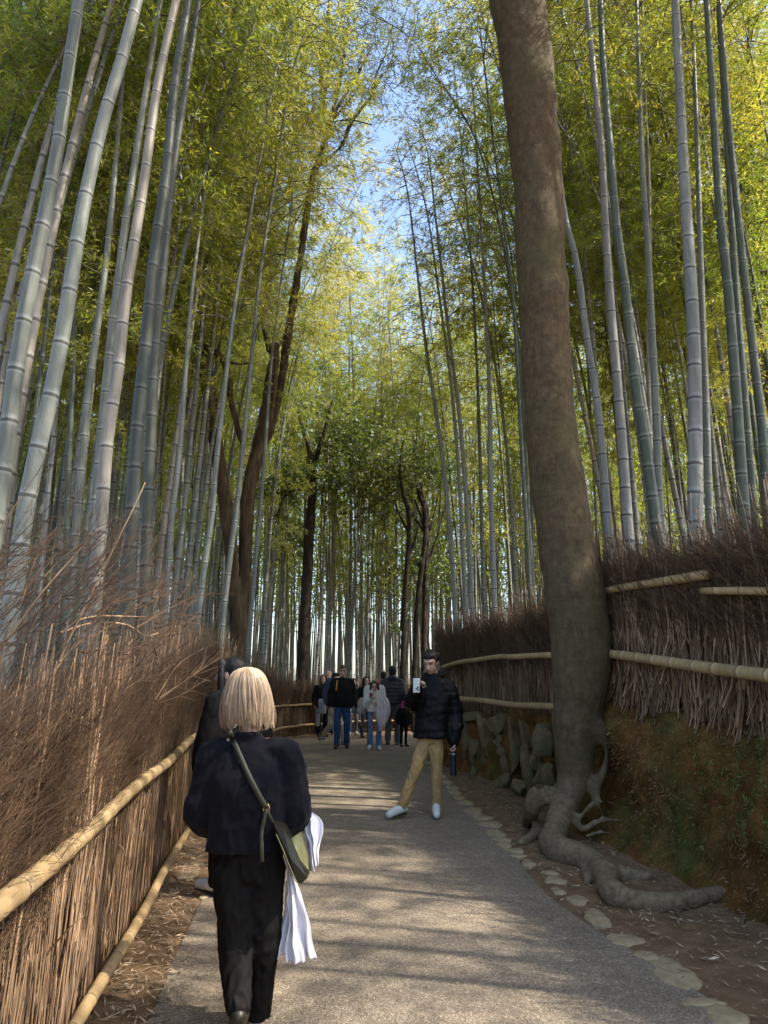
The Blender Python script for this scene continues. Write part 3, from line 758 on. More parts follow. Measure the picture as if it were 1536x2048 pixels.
# ------------------------------------------------------------------ foliage
def leaves(C, D, ln, wd, up=None):
    """quads: centre base C (n,3), direction D (n,3) unit, length, width"""
    n = len(C); D = D/(np.linalg.norm(D, axis=1, keepdims=True)+1e-9)
    r = RNG.normal(0, 1, (n, 3)); S = np.cross(D, r); S /= np.linalg.norm(S, axis=1, keepdims=True)+1e-9
    ln = np.broadcast_to(ln, n)[:, None]; wd = np.broadcast_to(wd, n)[:, None]
    V = np.stack([C, C+D*ln*.42+S*wd*.5, C+D*ln, C+D*ln*.42-S*wd*.5], 1).reshape(-1, 3)
    return V, [np.arange(4*n).reshape(-1, 4)]
def bamboo_foliage(cl, f0, nl, ll=.105, lw=.017, br=1.4, tipfrac=1.0):
    """cl (n,3) centreline; sprays of leaves on thin side branches; returns (leaf V, fs), (branch V, fs)"""
    s = np.concatenate([[0], np.cumsum(np.linalg.norm(np.diff(cl, axis=0), axis=1))]); L = s[-1]
    nodes = np.arange(f0*L, L*.995, .36)
    u = np.repeat(nodes, 2) + RNG.normal(0, .05, len(nodes)*2)
    p = np.stack([np.interp(u, s, cl[:, k]) for k in range(3)], 1)
    n = len(u); t = (u/L-f0)/(1-f0)
    az = RNG.uniform(0, 2*np.pi, n)
    bl = br*(.45+.75*np.sin(np.clip(t, 0, 1)*math.pi*.8+.35))*RNG.uniform(.6, 1.25, n)
    g = np.linspace(0, 1, 5)[None]
    hor = np.stack([np.cos(az), np.sin(az)], 1)
    el = RNG.uniform(.25, .8, n)[:, None]
    x = bl[:, None]*g; z = bl[:, None]*(el*g - .75*g*g)
    B = np.stack([p[:, None, 0]+hor[:, 0:1]*x, p[:, None, 1]+hor[:, 1:2]*x, p[:, None, 2]+z], 2)
    per = max(4, int(nl/n)); nc = 9
    ncl = max(2, per//nc); N = n*ncl
    bi = np.repeat(np.arange(n), ncl); gt = RNG.uniform(.2, 1.05, N)**.8
    gi = np.clip(gt*4, 0, 3.999); i0 = gi.astype(int); fr = (gi-i0)[:, None]
    c = B[bi, i0]*(1-fr)+B[bi, i0+1]*fr + RNG.normal(0, .13, (N, 3))*np.array([1, 1, .8])
    hd = np.column_stack([hor[bi], np.zeros(N)])
    C = np.repeat(c, nc, axis=0) + RNG.normal(0, .035, (N*nc, 3))
    D = np.repeat(hd*.6, nc, axis=0) + RNG.normal(0, .55, (N*nc, 3)) + np.array([0, 0, -.45])
    lf = leaves(C, D, ll*RNG.uniform(.7, 1.2, N*nc), lw*RNG.uniform(.8, 1.2, N*nc))
    bb = tubes(B, np.tile([[.010, .008, .006, .004, .002]], (n, 1)), 3)
    return lf, bb
def culm_rows(cl, r0, r1, inter, fancy=True, sides=10):
    s = np.concatenate([[0], np.cumsum(np.linalg.norm(np.diff(cl, axis=0), axis=1))]); L = s[-1]
    rows, ring, rm = [0.], [0.], [1.]
    q = random.uniform(.05, .2)
    while q < L-.1:
        f = q/L; k = 1
        sc = max(r0*(1-f), .012)/.06
        seq = ((-.045*sc, 0, 1), (-.016*sc, .5, 1.0), (-.006*sc, 1, 1.05), (.006*sc, 1, 1.045), (.03*sc, .35, 1.0), (.07*sc, 0, .99)) if fancy else ((-.03, 0, 1), (-.01, 1, 1.05), (.01, 1, 1.04), (.035, .4, 1), (.07, 0, 1))
        for ds, rg, m in seq: rows.append(q+ds); ring.append(rg); rm.append(m)
        q += inter*(.75+.6*math.sin(min(1, f*1.3)*math.pi))*random.uniform(.94, 1.06)
    rows.append(L); ring.append(0); rm.append(1)
    u = np.maximum.accumulate(np.clip(rows, 0, L))
    c = np.stack([np.interp(u, s, cl[:, k]) for k in range(3)], 1)
    rr = (r0 + (r1-r0)*(u/L)**1.15)*np.array(rm)
    V, fs = tubes(c[None], rr[None], sides)
    return V, fs, np.repeat(ring, sides)

def hero(pts, Y, wpx, label, group=None, mat=None, zb=0., H=15., inter=.3, fol=True, nl=1500, f0=.55, yslope=0):
    """a bamboo whose culm follows image points at distance Y"""
    p = np.array([P(x, y, Y) for x, y in pts])
    o = np.argsort(p[:, 2]); p = p[o]
    r = wpx/2/scale_at(p[0]+(p[-1]-p[0])*.35)
    d = p[1]-p[0] if len(p) < 3 else p[min(2, len(p)-1)]-p[0]
    kb = (zb-.1-p[0][2])/d[2]; p = np.vstack([p[0]+d*kb*np.array([.8, 1, 1]), p])
    d = p[-1]-p[-2]; d /= np.linalg.norm(d)
    L0 = np.linalg.norm(np.diff(p, axis=0), axis=1).sum()
    rest = max(H-L0, 2.0); lean = d[:2]/(abs(d[2])+.01)
    e1 = p[-1] + np.array([d[0]*1.05, 0, d[2]])*rest*.5; e2 = e1 + np.array([lean[0]*2.0+.02, RNG.uniform(-.12, .12), .8])*rest*.45
    p = np.vstack([p, e1, e2])
    cl = smooth_path(p, 60)
    root_ = np.array([cl[0][0], Y, zb])
    E = empty('bamboo', root_, label, 'bamboo', group)
    V, fs, rg = culm_rows(cl, r*1.08, r*.22, inter, True, 14 if wpx > 18 else 9)
    part('culm', V, fs, mat or M_CULM, E, attr={'ring': rg})
    if fol:
        lf, bb = bamboo_foliage(cl, f0, nl)
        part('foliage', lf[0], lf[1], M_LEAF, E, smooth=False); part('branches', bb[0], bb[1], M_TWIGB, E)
    return E
def c1(l): return [(x/2, y/2) for x, y in l]
def c2(l): return [(768+x/2, y/2) for x, y in l]
gl = 'bamboos standing behind the left fence'; gr = 'bamboos standing behind the right fence'
HB = [
 (c1([(315, 0), (270, 300), (230, 600), (170, 900), (110, 1200), (60, 1500), (15, 1850)]), 4.6, 33, 'thick pale bamboo nearest the left edge, with wide dappled patches', gl, None, 0),
 (c1([(550, 0), (490, 230), (420, 450), (360, 700), (310, 950), (265, 1250), (210, 1550), (150, 1800), (100, 2048), (50, 2400)]), 4.4, 33, 'thick pale bamboo second from the left, leaning right, its foot in the brush twigs', gl, None, 0),
 (c1([(640, 0), (610, 200), (570, 450), (540, 650), (500, 900), (470, 1150), (450, 1300), (410, 1700), (380, 2048)]), 6.6, 20, 'grey bamboo running close behind the left side of a thicker mottled one', gl, None, 0),
 (c1([(705, 0), (660, 200), (620, 400), (580, 700), (540, 950), (500, 1200), (470, 1500), (430, 1750), (410, 2000), (380, 2400)]), 5.4, 26, 'thick mottled pale bamboo third of the big ones at the left', gl, None, 0),
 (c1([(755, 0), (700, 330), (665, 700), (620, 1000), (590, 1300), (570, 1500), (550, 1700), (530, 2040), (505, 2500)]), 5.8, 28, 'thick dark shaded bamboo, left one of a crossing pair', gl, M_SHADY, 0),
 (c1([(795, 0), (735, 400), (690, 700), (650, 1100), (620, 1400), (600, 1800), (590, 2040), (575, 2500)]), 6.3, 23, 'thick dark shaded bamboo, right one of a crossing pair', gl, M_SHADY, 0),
 (c1([(500, 200), (440, 900), (390, 1300), (350, 1600), (310, 2048), (280, 2400)]), 7.2, 17, 'brownish weathered bamboo between the pale ones at the left', gl, None, 0),
 (c1([(300, 560), (300, 1100), (290, 1500), (270, 2000), (262, 2300)]), 8.3, 13, 'slim straight dark bamboo near the left fence', gl, M_GREEN, 0),
 (c1([(240, 0), (165, 180), (60, 450), (0, 660), (-80, 900)]), 8.0, 11, 'bamboo arching steeply to the right in the upper left corner', gl, None, 0),
 (c1([(855, 560), (800, 900), (760, 1250), (720, 1800), (690, 2048), (665, 2400)]), 8.8, 12, 'slender sunlit bamboo left of the rough barked tree', gl, None, 0),
 (c1([(1030, 700), (950, 1150), (910, 1450), (860, 1900), (850, 2048), (800, 2400)]), 9.4, 13, 'slender bamboo crossing in front of the rough barked tree', gl, None, 0),
 (c1([(1095, 750), (1040, 1100), (1000, 1500), (950, 2000), (900, 2400)]), 9.8, 12, 'slender bamboo just right of the rough barked tree', gl, None, 0),
 (c1([(1150, 950), (1090, 1400), (1060, 1800), (1040, 2048), (1000, 2500)]), 12, 10, 'thin pale bamboo over the head of the fair-haired woman', gl, None, 0),
 (c1([(500, 300), (480, 900), (450, 1500), (400, 2048), (380, 2450)]), 9.5, 11, 'thin bamboo seen between the mottled one and the dark pair', gl, None, 0),
 (c2([(810, 0), (835, 250), (870, 600), (885, 900), (905, 1200), (930, 1500), (955, 1800), (970, 2040)]), 7.8, 20, 'grey bamboo right of the big trunk, first of the tall straight ones', gr, None, 1.2),
 (c2([(865, 0), (880, 300), (905, 600), (930, 900), (965, 1150), (1000, 1500), (1040, 1750), (1080, 2040)]), 7.4, 21, 'green bamboo crossing to the right as it goes down', gr, M_GREEN, 1.2),
 (c2([(1010, 0), (1020, 300), (1035, 700), (1055, 1000), (1070, 1300), (1090, 1700), (1100, 2000)]), 8.6, 17, 'slim grey bamboo between the crossing one and the thickest', gr, None, 1.2),
 (c2([(1032, 0), (1045, 400), (1060, 750), (1062, 1100), (1060, 1600)]), 9.3, 12, 'thin bamboo hugging its slim grey neighbour', gr, None, 1.2),
 (c2([(1165, 0), (1185, 400), (1200, 700), (1225, 1100), (1240, 1400), (1245, 1800), (1245, 2040)]), 6.9, 28, 'thickest grey bamboo at the right', gr, None, 1.2),
 (c2([(1230, 0), (1250, 500), (1262, 900), (1275, 1300), (1290, 1700), (1300, 2040)]), 8.4, 15, 'bamboo just behind the thickest grey one', gr, None, 1.2),
 (c2([(1290, 0), (1315, 400), (1340, 800), (1380, 1200), (1410, 1600), (1440, 2040)]), 7.0, 21, 'thick green bamboo with pale node rings at the right', gr, M_GREEN, 1.1),
 (c2([(1335, 0), (1360, 400), (1385, 800), (1410, 1200), (1435, 1500), (1465, 1900)]), 7.8, 17, 'green bamboo behind the pale ringed one', gr, M_GREEN, 1.1),
 (c2([(1350, 120), (1380, 500), (1430, 1000), (1470, 1350), (1510, 1700), (1535, 2000)]), 7.3, 18, 'bamboo leaning left along the right edge', gr, M_GREEN, 1.1),
 (c2([(690, 600), (720, 850), (770, 1050), (810, 1350), (850, 1600), (880, 1900), (890, 2040)]), 7.9, 17, 'curved bamboo springing from behind the big trunk', gr, None, 1.2),
 (c2([(200, 290), (350, 520), (440, 800), (490, 1050), (530, 1300), (560, 1700), (580, 2100)]), 11.5, 8, 'thin dark bamboo arching over the path from the left side of the big trunk', gr, M_GREEN, 1.0),
 (c2([(370, 0), (430, 500), (480, 900), (520, 1250), (545, 1700), (575, 2200)]), 10.5, 9, 'thin dark bamboo beside the left side of the big trunk', gr, M_GREEN, 1.0),
 (c2([(380, 760), (400, 1100), (420, 1500), (425, 1900), (440, 2350)]), 12.5, 12, 'pale bamboo in the cluster left of the big trunk', gr, None, .9),
 (c2([(210, 900), (255, 1300), (300, 1650), (330, 2000), (350, 2400)]), 13.5, 11, 'pale bamboo leaning left over the reddish fence', gr, None, .9),
 (c2([(130, 1060), (170, 1400), (230, 1800), (270, 2200), (285, 2450)]), 14.2, 11, 'pale bamboo at the outer end of the reddish fence', gr, None, .8),
 (c2([(230, 1250), (265, 1500), (300, 1900), (320, 2300)]), 14.0, 10, 'slim bamboo amid the cluster above the reddish fence', gr, None, .8),
]
cols_used = []
for pts, Y, wpx, lab, grp, mt, zb in HB:
    E = hero(pts, Y, wpx, lab, grp, mt, zb, H=15.5 if Y < 9 else 14, f0=.6 if Y < 9 else .5, nl=2000)
    cols_used.append((E.location[0], E.location[1]))

# ------------------------------------------------------------------ the grove: prototypes, copied
NP = 9
protos = []
for k in range(NP):
    H = [15.5, 17, 18, 15, 17.5, 19, 14, 16.5, 18][k]; bend = [.8, 1.6, 2.3, .4, 3.0, 1.5, 1.2, 3.8, .6][k]
    s = np.linspace(0, 1, 50)
    cl = np.stack([bend*s**2.6 + .06*np.sin(s*7+k), .12*np.sin(s*5+k*2), H*(s - .05*bend*s**4)], 1)
    f0 = [.48, .55, .55, .42, .5, .55, .4, .58, .48][k]
    r0 = [.045, .05, .058, .04, .05, .06, .038, .045, .052][k]
    V, fs, rg = culm_rows(cl, r0, r0*.15, .3, False, 7)
    mc = mesh('culm', V, fs, attr={'ring': rg}); mc.materials.append(M_GREEN if k in (3, 6) else M_CULM)
    lf, bb = bamboo_foliage(cl, f0, 7200, .12, .0185, 1.3)
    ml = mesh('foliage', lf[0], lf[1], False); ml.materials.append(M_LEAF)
    mb = mesh('branches', bb[0], bb[1]); mb.materials.append(M_TWIGB)
    protos.append((mc, ml, mb))
def in_corr(x, y, mar):
    q = np.array([[x, y]]); a, b = side_of(q, LF)[0], side_of(q, RF)[0]
    return a > -mar and b < mar
cand = []; placed = [np.array(c) for c in cols_used]
rs = np.random.default_rng(5)
def place(n, xr, yr, mind, mar, cond=lambda x, y: True):
    c = 0; tries = 0
    while c < n and tries < n*60:
        tries += 1
        x, y = rs.uniform(*xr), rs.uniform(*yr)
        if not cond(x, y) or in_corr(x, y, mar): continue
        if min(np.hypot(*(np.array([x, y])-q)) for q in placed) < mind: continue
        placed.append(np.array([x, y])); cand.append((x, y)); c += 1
vis = lambda x, y: abs(x) < .60*y+1.2
place(84, (-10, -1), (6.5, 14), .42, .8, lambda x, y: vis(x, y) and x < -3.0)
place(52, (1, 10), (9, 15), .4, .5, lambda x, y: vis(x, y) and x > .25*y+.5)
place(74, (-14, 2), (14, 24), .45, .6, vis)
place(44, (1, 14), (14, 24), .45, .6, vis)
place(40, (-9, 9), (23.2, 27), .45, .5, vis)
n_vis = len(cand)
place(28, (4.2, 12.5), (-5, 6.5), .8, .5, lambda x, y: x > .62*y+1.5)   # unseen bamboos added beside and behind the camera to shade the path
E = None
def row_of(x, y):
    if y > 22: return 'the near row beyond the bend' if y < 25.5 else ('the middle row beyond the bend' if y < 29 else 'the back row beyond the bend')
    side = 'left' if x < .02*y - .2 else 'right'
    if y < 5.5 and side == 'right': return 'the unseen nearest row behind the right fence'
    return f'the {"near" if y < 11 else "middle" if y < 15 else "third" if y < 19 else "back"} row behind the {side} fence'
rows_ = {}
for i, (x, y) in enumerate(cand): rows_.setdefault(row_of(x, y), []).append((x/max(y, .1), i))
labs = {}
for r_, l_ in rows_.items():
    for n_, (_, i) in enumerate(sorted(l_)): labs[i] = f'bamboo, {ORD[n_]} from left in {r_}'
lab3 = {'l': 'grey green bamboo among the many standing behind the left fence', 'r': 'grey green bamboo among the many standing behind the right fence', 'f': 'distant slender bamboo among the many beyond the bend of the path'}
grp3 = {'l': 'bamboo grove on the left', 'r': 'bamboo grove on the right', 'f': 'bamboo grove beyond the bend'}
for i, (x, y) in enumerate(cand):
    z = float(height(np.array([[x, y]]))[0]) - .05
    key = 'f' if y > 22 else ('l' if x < 0 else 'r')
    kd = int(rs.integers(0, NP))
    E = empty('bamboo', (x, y, z), ('green ' if kd in (3, 6) else 'grey ') + labs[i], 'bamboo', grp3[key])
    # lean towards the path a little
    base_dir = 0 if x < 0 else math.pi
    if key == 'f': base_dir = rs.uniform(0, 6.28)
    k = kd; sc_ = rs.uniform(.85, 1.15)*(1.05 if 16 < y and abs(x) < 6 else 1)
    E.rotation_euler = (rs.normal(0, .025), rs.normal(0, .02), base_dir + rs.normal(0, .8 if abs(x) > 5 else .45))
    E.scale = (sc_,)*3
    for nm, me in zip(('culm', 'foliage', 'branches'), protos[k]):
        o = bpy.data.objects.new(nm, me); COL.objects.link(o); o.parent = E
# far part of the grove: one mass
vf_c, vf_l, ringa = [], [], []
rs2 = np.random.default_rng(9)
cnt = 0
NS = 1050
xs, ys = [], []
while cnt < NS:
    y = 25.5 + 24*rs2.random()**1.0; x = rs2.uniform(-.62*y-1, .62*y+1); cnt += 1; xs.append(x); ys.append(y)
xs = np.array(xs); ys = np.array(ys)
s = np.linspace(0, 1, 9)[None]; Hs = rs2.uniform(15, 22, NS)[:, None]; bd = rs2.normal(0, 1.0, (NS, 2))
pth = np.stack([xs[:, None]+bd[:, :1]*s**2, ys[:, None]+bd[:, 1:]*s**2, Hs*s-.1], 2)
V, fs = tubes(pth, rs2.uniform(.04, .06, NS)[:, None]*(1-.8*s), 5)
so = tag(link('bamboo_thicket', mesh('bamboo_thicket', V, fs, attr={'ring': np.zeros(len(V))}), M_CULM), 'distant mass of bamboo stems beyond the bend', 'bamboo thicket', kind='stuff')
per = 340
f = rs2.uniform(.3, 1, (NS, per)); rad = np.abs(rs2.normal(0, .75, (NS, per))); az = rs2.uniform(0, 6.28, (NS, per))
cx = xs[:, None]+bd[:, :1]*f**2+rad*np.cos(az); cy = ys[:, None]+bd[:, 1:]*f**2+rad*np.sin(az); cz = Hs*f-.25*rad+rs2.normal(0, .15, (NS, per))
C = np.stack([cx, cy, cz], 2).reshape(-1, 3)
D = RNG.normal(0, .6, C.shape)+np.array([0, 0, -.35])
V, fs = leaves(C, D, .24, .06)
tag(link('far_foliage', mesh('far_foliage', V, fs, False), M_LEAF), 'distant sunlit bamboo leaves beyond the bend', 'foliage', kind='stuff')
# low leafy undergrowth far off
n = 26000
y = rs2.uniform(25, 46, n); x = rs2.uniform(-1, 1, n)*(.62*y+1); z = np.abs(rs2.normal(0, .8, n))+.05
k = np.array([mnoise.noise(Vector((a*.35, b*.35, 0))) for a, b in zip(x, y)]) > -.05
C = np.column_stack([x, y, z])[k]
V, fs = leaves(C, RNG.normal(0, 1, C.shape), .15, .05)
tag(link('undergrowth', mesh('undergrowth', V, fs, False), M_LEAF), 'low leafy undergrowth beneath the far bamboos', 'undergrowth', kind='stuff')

# crown of the big tree, above the frame
C, D = [], []
tp = pts_[0]
lim = []
for k in range(9):
    az = k*.7+.3; ln = RNG.uniform(2.2, 4.2); e = tp + np.array([math.cos(az)*ln+1.0, math.sin(az)*ln*.9-.6, RNG.uniform(.6, 3.5)])
    m = tp*(1-.5)+e*.5+np.array([0, 0, .7]); lim.append(caps([tp+np.array([0, 0, -.4]), m, e], [.13, .08, .03], 8))
    for _ in range(42):
        q_ = e*RNG.uniform(.75, 1)+m*0 + RNG.normal(0, .75, 3) if False else m+(e-m)*RNG.uniform(0, 1.25) + RNG.normal(0, .6, 3)
        C.append(q_+RNG.normal(0, .14, (22, 3))); D.append(RNG.normal(0, 1, (22, 3)))
for V, fs in lim: part('limb', V, fs, M_TRUNK, ET)
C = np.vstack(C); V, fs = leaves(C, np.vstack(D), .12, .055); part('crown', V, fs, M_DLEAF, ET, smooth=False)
# ------------------------------------------------------------------ broadleaf trees
def tree(name_label, limbs, mat, clumps, leafmat, base, vox=.03, nleaf=700, ll=.11, lw=.05, cr=.6):
    E = empty('tree', base, name_label, 'tree')
    vf = []; thin = []
    for lst, Y in limbs:
        a, b = px_tube(lst, Y)
        (vf if b.max() > .05 else thin).append(caps(a, b, 10, max(10, 6*len(a))))
    V, fs = join(*vf); me = blob_mesh('trunk', V-np.array(base), fs, vox, 3, lambda co: fnoise(co, 5)*.02)
    t = link('trunk', me, mat, E)
    for V, fs in thin: part('limb', V, fs, mat, E)
    C, D, tw = [], [], []
    for (x, y, rx, ry, Y, n_) in clumps:
        c = P(x, y, Y); s_ = 1/scale_at(c)
        for _ in range(max(1, int(n_/14))):
            d = RNG.normal(0, .5, 3)*np.array([rx*s_, cr, ry*s_]); q = c+d
            m = 14; dv = RNG.normal(0, 1, 3); dv /= np.linalg.norm(dv)
            tt = RNG.uniform(0, .45, m)
            C.append(q+dv*tt[:, None]+RNG.normal(0, .05, (m, 3))); D.append(dv*.6+RNG.normal(0, .6, (m, 3)))
            tw.append(np.stack([q-dv*.1, q+dv*.2+RNG.normal(0, .02, 3), q+dv*.5]))
    C = np.vstack(C); D = np.vstack(D)
    V, fs = leaves(C, D, ll*RNG.uniform(.7, 1.2, len(C)), lw)
    part('crown', V, fs, leafmat, E, smooth=False)
    V, fs = tubes(np.array(tw), np.tile([[.008, .006, .003]], (len(tw), 1)), 3); part('twigs', V, fs, mat, E)['kind'] = 'stuff'
    return E
Y1 = 13.0
b1 = P(478, 1400, Y1); b1[2] = 0
tree('rough barked forked tree rising among the left bamboos with nearly bare upper branches', [
 ([(478, 1480, 36), (474, 1280, 30), (465, 1150, 28), (457, 1050, 28), (434, 900, 28), (417, 780, 28), (404, 700, 28), (395, 640, 24), (386, 585, 18), (382, 540, 10)], Y1),
 ([(418, 700, 16), (440, 712, 16), (455, 745, 15), (462, 800, 14), (474, 850, 13), (486, 890, 12)], Y1-.1),
 ([(482, 1480, 30), (486, 1260, 26), (490, 1100, 26), (498, 980, 29), (517, 900, 29), (535, 820, 28), (545, 740, 24), (553, 690, 14)], Y1+.25),
 ([(510, 920, 20), (540, 860, 18), (560, 780, 16), (577, 660, 17), (597, 540, 15), (613, 430, 14), (628, 345, 14), (648, 290, 12), (652, 235, 10), (642, 150, 9), (655, 50, 8), (662, -60, 7)], Y1+.5),
 ([(630, 335, 11), (662, 312, 8), (685, 288, 8), (700, 250, 8), (722, 218, 7), (745, 190, 6), (760, 155, 4), (790, 130, 2)], Y1+.5),
 ([(745, 190, 5), (752, 150, 4), (770, 110, 3), (780, 70, 2)], Y1+.5),
 ([(655, 245, 8), (672, 200, 7), (684, 140, 6), (695, 60, 5), (700, -20, 4)], Y1+.6), ([(658, 245, 7), (690, 190, 6), (720, 140, 5), (745, 90, 3)], Y1+.4),
 ([(655, 250, 6), (700, 200, 4), (722, 165, 3)], Y1+.3), ([(648, 200, 6), (662, 110, 5), (690, 20, 4)], Y1+.7), ([(660, 245, 3), (700, 240, 3), (745, 250, 2)], Y1+.5),
 ([(417, 690, 12), (425, 665, 9), (440, 640, 5)], Y1), ([(540, 700, 14), (528, 660, 9), (520, 640, 5)], Y1+.2), ([(452, 722, 7), (475, 728, 6), (498, 726, 4)], Y1)],
 M_ROUGH, [(720, 40, 150, 110, Y1+.5, 4200), (640, 90, 90, 130, Y1+.8, 1500), (660, 270, 60, 50, Y1+.5, 500), (770, 130, 110, 80, Y1+.2, 2400)], M_DLEAF, b1, .028, 0, .13, .016, .8)
Y2 = 21.5
b2 = P(604, 1440, Y2); b2[2] = 0
tree('dark straight trunk left of centre carrying dark evergreen leaves', [
 ([(602, 1470, 30), (605, 1340, 26), (612, 1200, 23), (620, 1050, 20), (626, 960, 16), (618, 900, 10), (600, 840, 7), (590, 800, 4)], Y2),
 ([(626, 965, 12), (634, 910, 11), (650, 860, 8), (665, 800, 5)], Y2), ([(622, 985, 6), (590, 980, 6), (565, 1000, 4), (550, 1050, 3)], Y2)],
 M_DARKB, [(700, 870, 90, 60, Y2, 2000), (640, 960, 200, 28, Y2-.5, 1600), (720, 965, 130, 35, Y2, 1200), (570, 960, 60, 50, Y2, 700), (590, 1080, 60, 60, Y2+1, 700)], M_DLEAF, b2, .035, 0, .14, .07, 1.0)
for lab, x0, bend, clm in (('dark slender tree right of centre, leftmost of three close trunks', 0, 0, [(800, 935, 100, 35, 21.3, 1300), (760, 1010, 80, 40, 22, 700)]),
                      ('dark slender tree right of centre, middle of three close trunks', 24, 8, [(835, 930, 80, 50, 21.8, 900), (790, 1150, 60, 90, 22.5, 900)]),
                      ('dark slender tree right of centre, rightmost of three close trunks', 42, -6, [(875, 920, 60, 60, 22.2, 800), (870, 1120, 50, 90, 23, 900)])):
    Yk = 21 + x0*.03; b3 = P(805+x0, 1440, Yk); b3[2] = 0
    tree(lab, [([(803+x0, 1460, 13), (806+x0, 1330, 12), (809+x0+bend*.3, 1200, 11), (818+x0+bend, 1080, 10), (817+x0+bend, 1020, 11), (806+x0+bend, 985, 9), (800+x0+bend, 930, 6), (806+x0, 880, 3)], Yk),
               ([(814+x0+bend, 1060, 6), (795+x0, 1020, 4), (788+x0, 1000, 3)], Yk), ([(812+x0, 1130, 7), (830+x0, 1080, 5), (846+x0, 1020, 4), (858+x0, 960, 3)], Yk)], M_DARKB, clm, M_DLEAF, b3, .03, 0, .14, .07, .9)

# ------------------------------------------------------------------ dry leaves on the dirt
def litter(name, n, sampler, size, label):
    q = sampler(n); m = len(q)
    an = RNG.uniform(0, 6.28, m); D = np.column_stack([np.cos(an), np.sin(an), RNG.normal(0, .12, m)])
    S = np.column_stack([-np.sin(an), np.cos(an), RNG.normal(0, .25, m)])
    ln = RNG.uniform(.5, 1.3, m)[:, None]*size; w_ = ln*RNG.uniform(.10, .2, m)[:, None]
    C = np.column_stack([q, np.zeros(m)]) if q.shape[1] == 2 else q
    C[:, 2] += RNG.uniform(.004, .022, m)
    bow = np.array([0, 0, 1.])*ln*.12
    V = np.stack([C-D*ln*.5, C+S*w_*.5+bow*.5, C+D*ln*.5+bow, C-S*w_*.5+bow*.5], 1).reshape(-1, 3)
    tag(link(name, mesh(name, V, [np.arange(4*m).reshape(-1, 4)], False), M_LITTER), label, 'leaf litter', kind='stuff')
def strip(line, lo, hi, y0, y1, side):
    tg = np.gradient(line, axis=0); tg /= np.linalg.norm(tg, axis=1, keepdims=True)
    nr = np.stack([tg[:, 1], -tg[:, 0]], 1)*side
    ok = np.where((line[:, 1] > y0) & (line[:, 1] < y1))[0]
    def f(n):
        i = RNG.choice(ok, n); return line[i] + nr[i]*RNG.uniform(lo, hi, n)[:, None] + RNG.normal(0, .05, (n, 2))
    return f
def gz(f, zoff=.012):
    def g(n):
        q = f(n); h = np.array([mnoise.noise(Vector((p[0]*1.3, p[1]*1.3, 0)))*.05 + mnoise.noise(Vector((p[0]*5, p[1]*5, 3)))*.015 for p in q])
        e = np.minimum(dist_poly(q, PL)[0], dist_poly(q, PR)[0])
        return np.column_stack([q, np.maximum(.0, (h+zoff)*np.clip(e/.5, 0, 1))])
    return g
litter('leaf_litter', 2600, gz(strip(LF, .02, .34, 2.4, 9, 1)), .055, 'dry bamboo leaves on the dirt along the left fence')
litter('leaf_litter', 5200, gz(strip(PR, .05, 1.15, 2.8, 14, 1)), .05, 'dry bamboo leaves on the dirt between the path and the bank')
litter('leaf_litter', 1000, strip(PR, -1.6, .05, 2.8, 10, 1), .02, 'tiny leaf scraps scattered on the asphalt')
j = RNG.choice(len(BANKV), 1500); q = BANKV[j]; q = q[(q[:, 2] < .9)]
litter('leaf_litter', len(q), lambda n: q + RNG.normal(0, .03, q.shape)*np.array([1, 2, 1])-np.array([.02, 0, 0]), .04, 'dry leaves and fine rootlets caught on the earth bank')
# moss, rootlets and crumbs on the bank face
ok = np.where((BANKV[:, 2] > .06) & (BANKV[:, 2] < 1.15) & (BANKV[:, 1] > 3) & (BANKV[:, 1] < 9.5))[0]
j = RNG.choice(ok, 26000); q = BANKV[j] + RNG.normal(0, .02, (26000, 3))*[.3, 1, 1] - [.006, 0, 0]
gm = np.array([mnoise.noise(Vector(p*1.3)) for p in q]) + .25*RNG.normal(0, 1, len(q))*.6
for nm, selm, mt, ll, ww, lab in (('bank_moss', gm > .1, gen('moss', [(.3, (.05, .075, .012)), (.7, (.16, .18, .04))], 8, .9, 30, 0, island=.4), .035, .008, 'green moss patches on the earth bank'),
                        ('rootlets', gm <= .1, gen('rootlet', [(.3, (.16, .09, .035)), (.7, (.38, .25, .12))], 8, .9, 30, 0, island=.5), .045, .004, 'fine dry rootlets bristling from the earth bank')):
    c_ = q[selm]; V, fs = leaves(c_, RNG.normal(0, .6, c_.shape)+np.array([-.5, 0, -.7]), ll*RNG.uniform(.4, 1.3, len(c_)), ww)
    tag(link(nm, mesh(nm, V, fs, False), mt), lab, 'moss' if nm == 'bank_moss' else 'rootlets', kind='stuff')
# small loose roots on the dirt
for lst, w0, lab in (([(1490, 1830), (1485, 1850), (1500, 1880), (1512, 1900)], .012, 'thin dark root curling out of the bank at the right edge'),
                 ([(1420, 1840), (1421, 1880), (1422, 1905)], .008, 'short twig lying across the litter below the long root'),
                 ([(1340, 1812), (1400, 1870), (1440, 1875), (1470, 1873)], .006, 'long thin twig lying on the litter at the lower right')):
    pts = [G(x, y, .015) for x, y in lst]
    V, fs = tubes(smooth_path(pts, 16)[None], np.linspace(w0, w0*.5, 16)[None], 6, True)
    tag(link('twig', mesh('twig', V-pts[0], fs), M_TRUNK, None, tuple(pts[0])), lab, 'twig')
